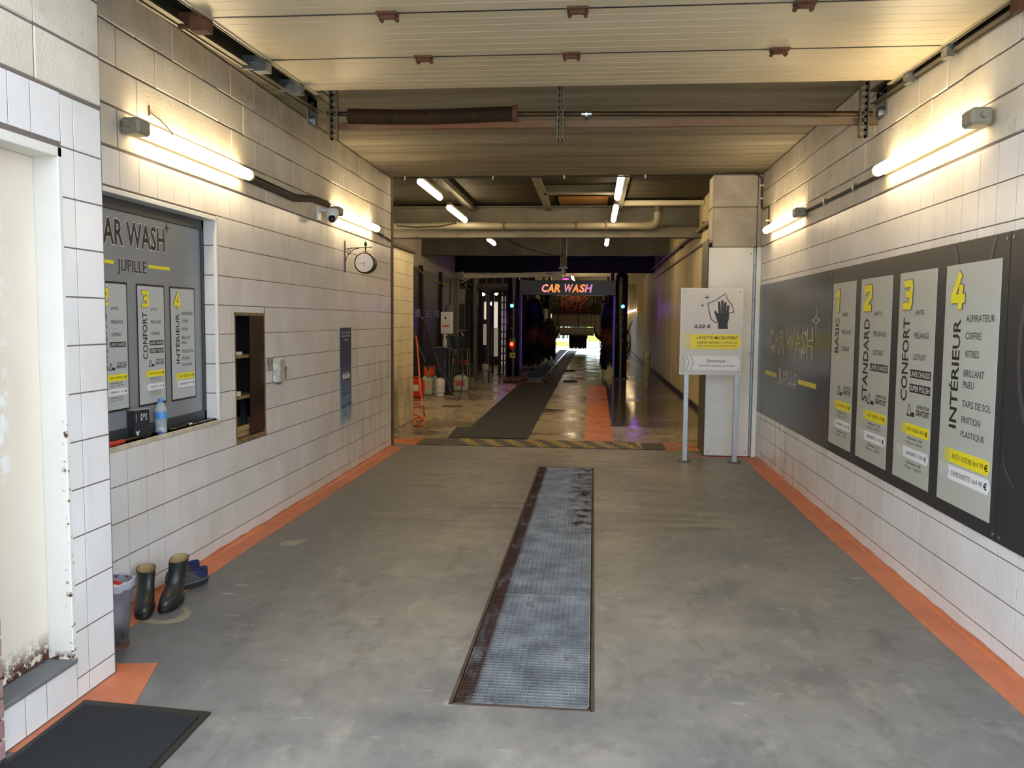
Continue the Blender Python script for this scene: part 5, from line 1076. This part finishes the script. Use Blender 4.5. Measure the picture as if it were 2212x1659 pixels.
can('jerrycan', 'red plastic jerrycan half hidden behind the cream wall end', 892, 861, .40, .26, .40, M_redcan, label_=mat('white label', '#b9b4a8', .5))
can('canister', 'milky canister with a red label behind the orange hose', 920, 855, .26, .24, .38, M_can, label_=K_pink)
can('canister', 'square milky canister with red label standing apart by the posts', 994, 846, .33, .24, .34, M_can, cap_=M_black, label_=K_red)
can('grey_crate', 'small grey crate just behind the square milky canister', 1018, 838, .14, .2, .24, M_beam, neck=False)
t = can('canister', 'tilted orange canister lying on top of the milky one', 926, 853, .24, .16, .22, mat('orange canister', '#c8521a', .4), z0=.40); t.location.z = 0
def sprayer(lab, px, py, m):
    b = at(px, py, Z=0); x, y = b.x, b.y+.1; t = thing('pump_sprayer', lab, 'sprayer', (x, y, 0), 'pump sprayers in the tool corner')
    obj('tank', MB().lathe([(.08, 0), (.085, .03), (.075, .06), (.10, .08), (.105, .20), (.098, .205), (.105, .21), (.105, .33), (.08, .37), (.06, .375), (.06, .40)], (x, y, .0005), 18), m, t, smooth=True)
    obj('pump', MB().lathe([(.075, .40), (.075, .42), (.02, .43), (.02, .47)], (x, y, 0), 12), M_black, t); obj('pump_handle', MB().cbox(x-.07, x+.07, y-.012, y+.012, .47, .49, .004), M_black, t)
    obj('hose_tail', MB().tube([(x+.09, y, .2), (x+.14, y-.02, .2), (x+.16, y-.02, .1)], .008, 6), M_black, t)
M_pw = mat('off white sprayer tank', '#c9c0bd', .35)
sprayer('pinkish white pump sprayer standing in front of the cupboard', 949, 856, M_pw)
sprayer('greenish white pump sprayer behind the pinkish one', 936, 850, M_can)
t = thing('black_hose_coil', 'black hose coiled on the floor behind the pump sprayers', 'hose', (-3.2, 18.4, 0)); P = []
c = at(966, 850, Z=0)
for k in range(64): a = k*.35; r = .10+.05*math.sin(k*.7); P.append((c.x+r*math.cos(a), c.y+r*.9*math.sin(a), .015+.012*k/20+.10*max(0, math.sin(a*.5))**6))
obj('hose', MB().tube(P, .012, 6), M_black, t, smooth=True)
t = thing('blue_hose', 'blue and black hose looping from the sprayer down to the floor', 'hose', (-3, 17, 0))
P = [at(*p, Y=y) for p, y in (((930, 793), 17.5), ((945, 797), 17.2), ((956, 804), 17), ((965, 820), 16.7), ((975, 843), 16.5), ((983, 860), 16.4), ((988, 865), 16.4), ((993, 858), 16.6), ((998, 835), 17.2), ((1000, 800), 18), ((997, 760), 18.6), ((995, 745), 19.0))]
obj('hose', MB().tube(P, .013, 7), mat('blue black hose', '#27384c', .35), t, smooth=True); obj('hose_end', MB().tube([P[0], P[0]+Vector((-.12, .05, .01))], .018, 7), M_galv, t)
def lance(lab, p, q, c1, r=.015):
    a, b = at(*p[:2], Y=p[2]), at(*q[:2], Y=q[2]); t = thing('spray_lance', lab, 'lance', b); d = (b-a); obj('tube', MB().tube([a, a+d*.75], r*.8, 8), c1, t); obj('grip', MB().tube([a+d*.75, b], r*1.5, 8), M_black, t); obj('nozzle', MB().tube([a-d.normalized()*.06, a], r*1.3, 8), M_galv, t)
lance('long black lance leaning diagonally across the dark wall panels', (913, 690, 18), (950, 800, 17.6), M_black, .022)
lance('thin dark lance leaning towards the orange canister', (898, 730, 17.2), (926, 800, 17.4), M_galv, .010)
lance('upright blue lance with white tip beside the portal post', (1006, 618, 18.9), (1000, 800, 18.85), mat('dark blue lance', '#22383f', .4), .014)
# orange hose with spray gun at the end of the cream wall
M_oh = mat('orange hose', '#d3632c', .4)
t = thing('orange_hose', 'orange hose with spray gun hanging at the end of the cream tiled wall', 'hose', (-2.8, 13.2, 0))
P = [at(*p, Y=y) for p, y in (((898, 724), 13.45), ((901, 745), 13.45), ((904, 780), 13.4), ((906, 815), 13.3), ((909, 850), 13.1), ((914, 875), 13.0))]
P += [at(*p, Z=.02) for p in ((917, 900), (916, 912), (910, 919), (903, 920), (897, 918), (894, 913), (898, 908), (905, 907), (917, 904))]
obj('hose', MB().tube(P, .014, 8), M_oh, t, smooth=True)
mb = MB()
for q in ([(884, 888), (895, 894), (905, 899), (915, 905)], [(884, 904), (896, 903), (904, 899), (896, 893), (884, 890)], [(884, 878), (894, 877), (903, 876)], [(884, 872), (894, 871), (905, 872)]): mb.tube([at(*p, Z=.016) for p in q], .014, 7)
obj('hose_loop', mb, M_oh, t, smooth=True)
a, b, c = at(886, 692, Y=13.45), at(897, 722, Y=13.45), at(881, 720, Y=13.45)
obj('gun_lance', MB().tube([a, a+(b-a)*.5], .008, 7), mat('white plastic', '', .4), t); obj('gun_body', MB().tube([a+(b-a)*.4, b], .018, 8), M_black, t); obj('gun_grip', MB().tube([a+(b-a)*.55, c], .016, 8), M_black, t)
obj('hook', MB().tube([(-2.93, 13.24, at(885, 697, Y=13.3).z+.03), at(885, 699, Y=13.42)], .010, 7), M_white, t)
# floor gully grate
p = at(978, 878, Z=0); t = thing('floor_gully', 'small brown gully cover in the wet floor before the canisters', 'drain cover', (p.x, p.y, 0)); obj('frame', MB().cbox(p.x-.2, p.x+.2, p.y-.12, p.y+.12, 0, .006, .001), M_brn, t)
for k in range(5): obj('bar', MB().box(p.x-.18, p.x+.18, p.y-.10+k*.045, p.y-.085+k*.045, .006, .010), M_rust, t)
# bollards
def bollard(lab, px, pyb, pyt, w):
    b = at(px, pyb, Z=0); Y = b.y+.1; zt = at(px, pyt, Y=Y).z; x = b.x; t = thing('bollard', lab, 'bollard', (x, Y, 0)); m = mat('grimy cream bollard', '#8f8a74', .55, c2='#6a6452', scale=6)
    obj('shaft', MB().lathe([(w, 0), (w, zt-.18)], (x, Y, .0005), 18), m, t, smooth=True); obj('head', MB().lathe([(w, zt-.18), (w*1.25, zt-.16), (w*1.3, zt-.03), (w*1.1, zt)], (x, Y, 0), 18), m, t, smooth=True)
    obj('sensor', MB().cyl((x+.0, Y-w-.01, .1), (x, Y-w+.01, .1), .015, 8), M_dark, t)
bollard('cream sensor bollard in front of the violet lit post', 1047, 829, 786, .075)
bollard('cream sensor bollard by the corrugated side wall', 1397, 832, 760, .085)
# ---------------------------------------------------------------- gantry with the illuminated sign
YA = 24.1
M_gb = mat('gloss black gantry', '#0d0f13', .25)
def gx(px): return at(px, 700, Y=YA).x
gl_, gr_ = gx(1109), gx(1342)
g = thing('sign_gantry', 'black wash gantry with two round columns and a glowing orange sign', 'gantry', ((gl_+gr_)/2, YA, 0))
for x, s in ((gl_, 1), (gr_, -1)):
    c_ = obj('column', MB().lathe([(.175, 0), (.175, 2.85), (.16, 2.93), (.10, 2.99)] if s < 0 else [(.175, 0), (.175, 2.85)], (x, YA, .0005), 28), M_gb, g, smooth=True)
    obj('column_back', MB().cbox(x+s*.02 if s > 0 else x-.22, x+.22 if s > 0 else x-.02, YA+.10, YA+.30, 0, 2.8, .006), M_gb, g)
    obj('foot', MB().cbox(x-.22, x+.22, YA-.2, YA+.3, 0, .02, .003), M_dark, g)
    st_ = x+s*.225; obj('light_strip', MB().box(st_-.006, st_+.006, YA+.085, YA+.095, .25, 2.55), mat('violet light strip', '#5a20c0', .4, emit='#5a18d8', es=.45), g)
    pb = at(0, 653, Y=YA).z; 
    obj('blue_lamp', MB().lathe([(.012, -.03), (.045, -.02), (.05, 0)], (x-.03*s, YA-.172, pb), 14, 'Y'), mat('blue signal lamp', '#60c8ff', .3, emit='#38a8ff', es=14), g, smooth=True)
    for z in (pb-.33, pb-.65, pb-.98): obj('dark_lamp', MB().lathe([(.01, -.02), (.035, -.012), (.04, 0)], (x-.03*s, YA-.172, z), 12, 'Y'), mat('unlit signal lamp', '#4b4a44', .3), g, smooth=True)
    for z in (pb-.24, pb-.55, pb-.86):
        fr = Frame((x-.13, YA-.185, z+.08), (1, 0, 0), (0, 0, 1)); flat('sign_outline', fr, [R4(0, 0, .26, .004), R4(0, .16, .26, .164), R4(0, 0, .004, .16), R4(.256, 0, .26, .16)], mat('dull red print', '#4a1c12', .5), g, .001, .0005)
        flat('sign_symbol', fr, [star(.13, .08, .05, .5)], mat('dull red print', '', .5), g, .001, .0005)
zr = at(1104, 743, Y=YA).z; x = gl_-.03
obj('red_lamp', MB().lathe([(.012, -.03), (.045, -.02), (.05, 0)], (x, YA-.18, zr), 14, 'Y'), mat('red signal lamp', '#ff5030', .3, emit='#ff3414', es=12), g, smooth=True)
def plate(pya, pyb, m, nm='signal_plate'):
    z1, z0 = at(1104, pya, Y=YA).z, at(1104, pyb, Y=YA).z; n = 9; ring = []
    R = .180; V = []
    for k in range(n): a = -PI/2-.50+1.0*k/(n-1)-.05; V += [(gl_+R*math.cos(a), YA+R*math.sin(a), z0), (gl_+R*math.cos(a), YA+R*math.sin(a), z1)]
    mb = MB().add(V, [(2*k, 2*k+2, 2*k+3, 2*k+1) for k in range(n-1)]); return obj(nm, mb, m, g)
plate(731, 739, mat('green plate', '#7fa04a', .5)); plate(739, 755, mat('red plate', '#b02818', .5)); plate(761, 772, mat('yellow plate', '#c8b838', .5))
fr = Frame((gl_-.05, YA-.19, at(1104, 763, Y=YA).z), (1, 0, 0), (0, 0, 1)); flat('arrow_symbol', fr, [[(.03, .08), (.06, .01), (.09, .08)]], K_blk, g, .001, .0005)
zt, zb = at(1225, 606, Y=YA).z, at(1225, 638, Y=YA).z
hd_ = obj('header_box', MB().cbox(gl_+.17, gr_-.17, YA-.10, YA+.14, zb, zt, .008), mat('dark sign box', '#15171b', .3), g)
fr = Frame((gl_, YA-.101, zt), (1, 0, 0), (0, 0, 1))
cols = ['#ff9a86', '#ff9a4a', '#ff9448', None, '#d98a8c', '#ff8c40', '#ff8846', '#c07fa8']
p0 = at(1170, 614, Y=YA); p1 = at(1278, 632, Y=YA)
word = 'CAR WASH'; wl2 = {'C': 15, 'A': 16, 'R': 15.5, ' ': 6, 'W': 21, 'S': 14, 'H': 15.5}; tot = sum(wl2[ch] for ch in word); xx = p0.x-gl_
for i, ch in enumerate(word):
    ww = wl2[ch]/tot*(p1.x-p0.x)
    if ch != ' ': text(ch, fr, xx-.01, zt-p0.z, ww*.96, p0.z-p1.z, mat('glowing letter %d' % i, '#201010', .4, emit=cols[i], es=1.15), g, bold=.035, shear=.18, d=.004, name='glowing_letter')
    xx += ww
p = at(1222, 603, Y=23.2); t = thing('pink_lamp', 'small glowing pink lamp hanging above the gantry sign', 'lamp', p); obj('glass', MB().lathe([(.02, -.02), (.085, -.012), (.085, .012), (.02, .02)], p, 16), mat('pink lamp glass', '#ff50d0', .4, emit='#e838d8', es=3), t, smooth=True); obj('stem', MB().cyl(p+Vector((0, 0, .018)), (p.x, p.y, 3.84), .008, 6), M_dark, t)
for i, (x, y, z, e, sz, rc) in enumerate(((gr_+.5, 25.4, 2.0, 9, .25, 0), (gl_-.5, 25.6, 1.6, 6, .25, 0), (-.4, 26.0, 2.9, 5, .3, 0))):
    la = bpy.data.lights.new('violet_lamp', 'POINT'); la.energy = e; la.color = (.34, .10, 1.0); la.shadow_soft_size = .1; lo_ = bpy.data.objects.new('violet_lamp', la); C.objects.link(lo_); lo_.location = (x, y, z)
# ---------------------------------------------------------------- brushes
M_bo = mat('orange bristles', '#94481f', .7, c2='#4c230e', scale=9, amt=.9, stretch=(1, 1, .4)); M_bk = mat('black bristles', '#0f0e0d', .7); M_bol = mat('olive bristles', '#5d5330', .7, c2='#2f2918', scale=9, amt=.9, stretch=(1, 1, .4)); M_bb = mat('blue bristles', '#191c70', .7)
def vbrush(lab, x, y, r, z0, z1, bands):
    zlow = z0; z0 = z0+.30
    t = thing('side_brush', lab, 'brush', (x, y, 0)); obj('shaft', MB().cyl((x, y, z0), (x, y, 3.84), .05, 10), M_dark, t)
    H_ = z1-z0; rnd = random.Random(int(x*100)+int(y))
    for f0, f1, m in bands:
        mb = MB(); n = int(900*(f1-f0))+60
        for _ in range(n):
            a = rnd.uniform(0, 2*PI); z = z0+H_*rnd.uniform(f0, f1); rr = r*rnd.uniform(.8, 1.08)*(1-.35*max(0, (z-z0)/H_-.85)/.15); dz_ = -rnd.uniform(.08, .26); c, s = math.cos(a), math.sin(a); q = rnd.uniform(.012, .03)
            mb.add([(x+.05*c-q*s, y+.05*s+q*c, z), (x+.05*c+q*s, y+.05*s-q*c, z), (x+rr*c+q*s, y+rr*s-q*c, z+dz_), (x+rr*c-q*s, y+rr*s+q*c, z+dz_)], [(0, 1, 2, 3)])
            mb.add([(x+rr*.8*c-q*s, y+rr*.8*s+q*c, z+dz_*.5), (x+rr*.8*c+q*s, y+rr*.8*s-q*c, z+dz_*.5), (x+rr*c+q*s, y+rr*s-q*c, z+dz_-.12), (x+rr*c-q*s, y+rr*s+q*c, z+dz_-.12)], [(0, 1, 2, 3)])
        obj('bristles', mb, m, t, kind='stuff')
    mb = MB(); mb.lathe([(r*.3, z0+.05), (r*.72, z0+.1), (r*.72, z1-.2), (r*.4, z1-.05)], (x, y, 0), 18); obj('brush_core', mb, M_bk, t, smooth=True)
B3 = [(0, .36, M_bk), (.36, .6, M_bo), (.6, .84, M_bk), (.84, 1, M_bb)]
vbrush('tall black side brush with orange band and blue top, beside the lit column', at(1153, 740, Y=28.5).x, 28.5, .38, .12, 2.40, B3)
vbrush('shorter brush with olive top behind the tall side brush', at(1186, 740, Y=31).x, 31, .26, .2, 1.75, [(0, .35, M_bk), (.35, .7, M_bo), (.7, 1, M_bol)])
vbrush('black and orange side brush tight against the far gantry column', gx(1324), 25.6, .36, .15, 2.3, B3)
YBR = 37.0; a, b = at(1189, 640, Y=YBR), at(1298, 675, Y=YBR); zc_ = (a.z+b.z)/2+.12; rb = (a.z-b.z)/2+.06
t = thing('top_brush', 'horizontal roof brush with orange middle and olive ends under the sign', 'brush', ((a.x+b.x)/2, YBR, 0)); obj('axle', MB().cyl((a.x-.3, YBR, zc_), (b.x+.3, YBR, zc_), .06, 10), M_dark, t)
for x in (a.x-.3, b.x+.3): obj('hanger', MB().cbox(x-.05, x+.05, YBR-.05, YBR+.05, zc_-.1, 3.85, .006), M_brn, t)
rnd = random.Random(3)
for f0, f1, m in ((0, .22, M_bol), (.22, .72, M_bo), (.72, 1, M_bol)):
    mb = MB()
    for _ in range(int(2600*(f1-f0))):
        an = rnd.uniform(0, 2*PI); x = a.x+(b.x-a.x)*rnd.uniform(f0, f1); rr = rb*rnd.uniform(.75, 1.1); c, s = math.cos(an), math.sin(an); q = rnd.uniform(.012, .03)
        mb.add([(x-q, YBR+.06*c, zc_+.06*s), (x+q, YBR+.06*c, zc_+.06*s), (x+q, YBR+rr*c, zc_+rr*s-.05), (x-q, YBR+rr*c, zc_+rr*s-.05)], [(0, 1, 2, 3)])
        mb.add([(x-q, YBR+rr*c*.9, zc_+rr*s*.8), (x+q, YBR+rr*c*.9, zc_+rr*s*.8), (x+q, YBR+rr*c, zc_+rr*s-.14), (x-q, YBR+rr*c, zc_+rr*s-.14)], [(0, 1, 2, 3)])
    obj('bristles', mb, m, t, kind='stuff')
obj('brush_core', MB().cyl((a.x+.02, YBR, zc_), (b.x-.02, YBR, zc_), rb*.6, 18), M_bk, t)
# dryer gantry
YD = 43.0; t = thing('dryer_gantry', 'cream blower gantry spanning the tunnel before the bright exit', 'gantry', (-.5, YD, 0)); M_dry = mat('cream dryer housing', '#a39a7c', .55, c2='#857c60', scale=1.5)
a, b, c = at(1120, 640, Y=YD), at(1345, 640, Y=YD), at(1240, 700, Y=YD); mz = at(1240, 738, Y=YD).z
obj('housing', MB().cbox(at(1192, 700, Y=YD).x, at(1205, 700, Y=YD).x, YD, YD+.3, .9, 3.6, .01).cbox(at(1285, 700, Y=YD).x, at(1306, 700, Y=YD).x, YD, YD+.3, .85, 3.6, .01).cbox(at(1203, 700, Y=YD).x, at(1287, 700, Y=YD).x, YD, YD+.3, at(1240, 706, Y=YD).z, 3.6, .01), M_dry, t)
for px in (1206, 1277): x = at(px, 700, Y=YD).x; obj('seam', MB().box(x-.015, x+.015, YD-.006, YD, 1.3, 3.3), M_brn, t)
x0, x1 = at(1209, 715, Y=YD-1).x, at(1283, 715, Y=YD-1).x; zz = at(1245, 716, Y=YD-1).z
obj('blower_drum', MB().cyl((x0, YD-1, zz), (x1, YD-1, zz), .20, 24), mat('pale blower drum', '#b5ad92', .5), t, smooth=True)
for x, s in ((x0, -1), (x1, 1)): obj('blower_horn', MB().tube([(x, YD-1, zz+.3), (x+s*.05, YD-1, zz), (x+s*.2, YD-1, zz-.25), (x+s*.5, YD-.9, zz-.38)], [.03, .07, .10, .16], 10), M_black, t, smooth=True)
xb0, xb1 = at(1232, 735, Y=YD).x, at(1265, 735, Y=YD).x; zb0, zb1 = at(1248, 751, Y=YD).z, at(1248, 720, Y=YD).z
t = thing('flap_curtain', 'ragged black brush curtain hanging in the middle of the bright exit', 'curtain', ((xb0+xb1)/2, YD-.3, zb0)); obj('carrier', MB().cbox(xb0, xb1, YD-.35, YD-.25, zb1-.05, zb1+.05, .004), M_dark, t); obj('rod', MB().cyl(((xb0+xb1)/2, YD-.3, zb1), ((xb0+xb1)/2, YD-.3, 3.86), .02, 8), M_dark, t)
mb = MB()
for _ in range(260): x = rnd.uniform(xb0-.03, xb1+.03); q = rnd.uniform(.02, .05); L = (zb1-zb0)*rnd.uniform(.8, 1.08); y = YD-.3+rnd.uniform(-.15, .15); mb.add([(x-q, y, zb1), (x+q, y, zb1), (x+q*.6, y+.05, zb1-L), (x-q*.6, y+.05, zb1-L)], [(0, 1, 2, 3)])
obj('strips', mb, M_bk, t, kind='stuff')
# conveyor
M_conv = mat('wet conveyor steel', '#3f4246', .22, .85)
t = thing('conveyor', 'low steel conveyor track leading into the tunnel beside the runner', 'conveyor', (-1.6, 22.5, 0)); xl, xr = -1.80, -1.33
for x in (xl, xr): obj('guide_rail', MB().cbox(x-.04, x+.04, 22.6, 46.5, .0, .10, .012), M_conv, t)
obj('bed', MB().box(xl, xr, 22.6, 46.5, 0, .02), mat('dark conveyor bed', '#151318', .2), t)
mb = MB(); y = 22.9; n = 0
while y < 46: obj('rung', MB().cbox(xl+.04, xr-.04, y, y+.07, .02, .06, .004), M_conv, t); y += .42 if y < 34 else .8
obj('entry_guide', MB().tube([(xl, 22.7, .07), (xl-.03, 22.2, .07), (xl-.22, 21.8, .06), (xl-.5, 21.6, .05)], .05, 10), M_rust, t, smooth=True)
obj('entry_guide', MB().tube([(xr, 22.7, .07), (xr+.02, 22.2, .07), (xr+.10, 21.9, .06), (xr+.22, 21.7, .05)], .05, 10), M_rust, t, smooth=True)
for i, (px, py) in enumerate(((1232, 826), (1230, 803))):
    p = at(px, py, Z=0); t = thing('floor_roller', 'dark steel trip bar on the wet floor, %s the gantry' % ('in front of' if i == 0 else 'just behind'), 'bar', (p.x, p.y, 0)); obj('bar', MB().tube([(p.x-.18, p.y, .03), (p.x+.18, p.y, .03)], .03, 10), M_brn, t); obj('foot', MB().cbox(p.x-.2, p.x+.2, p.y-.04, p.y+.04, 0, .01, .002), M_brn, t)
obj('runner', MB().box(-1.27, -.90, 21.55, 46, .0, .012), M_run, floor2)
# hoses by the far column, lamp row on the cladding
t = thing('hose_loops', 'tangled black hoses hanging behind the far gantry column', 'hose', (1.1, 25.4, 1)); mb = MB()
for k, pts in enumerate(([(1366, 694), (1357, 715), (1353, 730), (1358, 760)], [(1354, 712), (1361, 725), (1362, 745), (1354, 765)], [(1354, 735), (1362, 745), (1360, 765), (1353, 775)])): mb.tube([at(*p, Y=24.3+.05*k) for p in pts], .014, 6)
obj('hoses', mb, M_black, t, smooth=True); obj('clip', MB().tube([at(1357, 738, Y=24.3), (gr_+.14, 24.25, at(1357, 738, Y=24.3).z)], .02, 6), M_black, t)
t = thing('side_lamp_row', 'short row of bright warm lamps on the far cladding beside the gantry', 'lamp', (1.9, 40, 2.15)); 
for k in range(4): y = 38.5+k*2.4; obj('lamp', MB().cbox(1.84, 1.90, y, y+1.3, 2.10, 2.18, .01), mat('warm side lamp', '#ffffff', .4, emit=(1, .72, .38), es=9), t)
obj('rail', MB().box(1.90, 1.93, 38, 47, 2.12, 2.16), M_dark, t)
# ---------------------------------------------------------------- outside beyond the exit
t = thing('flower_trough', 'sunlit yellow green reeds behind the exit on the bright paving', 'plants', (.3, 53, 0)); mb = MB(); rnd = random.Random(9)
for _ in range(260): x = rnd.uniform(-.35, 1.3); y = 53+rnd.uniform(-.2, .2); h_ = rnd.uniform(.5, 1.3); q = .018; dx = rnd.uniform(-.1, .1); mb.add([(x-q, y, .3), (x+q, y, .3), (x+dx, y, .3+h_)], [(0, 1, 2)])
obj('reeds', mb, mat('yellow green reeds', '#b9c06a', .7), t, kind='stuff'); obj('trough', MB().cbox(-.4, 1.4, 52.7, 53.3, 0, .35, .02), mat('pale trough', '#b9bcc0', .6), t)
t = thing('barrier', 'red and white barrier with a yellow foot beyond the exit', 'barrier', (-1.6, 55, 0)); 
for k in range(4): obj('board', MB().cbox(-2.9+k*.42, -2.5+k*.42, 55, 55.06, .75, .95, .004), mat('red board', '#d83a2a', .5) if k % 2 else mat('white board', '#e8e8e8', .5), t)
for x in (-2.8, -1.4): obj('leg', MB().cbox(x-.03, x+.03, 55.0, 55.06, 0, .95, .003), M_white, t)
obj('foot', MB().cbox(-3.0, -1.2, 54.8, 55.2, 0, .3, .02), mat('yellow green kerb', '#b8bc5a', .6), t)
for i, px in enumerate((1212, 1222, 1229)):
    p = at(px, 730, Y=60); t = thing('garden_post', ('slim white post beyond the exit, nearest the barrier end', 'slim white post in the middle of three beyond the exit', 'slim white post closest to the black curtain beyond the exit')[i], 'post', (p.x, 60, 0)); obj('shaft', MB().cyl((p.x, 60, 0), (p.x, 60, 1.6), .07, 10), M_white, t); obj('cap', MB().lathe([(.09, 0), (.05, .1)], (p.x, 60, 1.6), 10), M_white, t)
t = thing('far_hedge', 'green hedge across the road beyond the exit', 'hedge', (0, 80, 0)); mb = MB()
for _ in range(2600): x = rnd.uniform(-8, 8); y = 80+rnd.uniform(-.6, .6); z = rnd.uniform(0, 2.4); q = .12; mb.add([(x-q, y, z), (x+q, y+rnd.uniform(-.1, .1), z+rnd.uniform(-.1, .1)), (x, y, z+.2)], [(0, 1, 2)])
obj('leaves', mb, mat('hedge leaves', '#5d7a3c', .7), t, kind='stuff'); obj('core', MB().box(-8, 8, 79.7, 80.3, 0, 2.2), mat('hedge inside', '#26331a', .9), t)
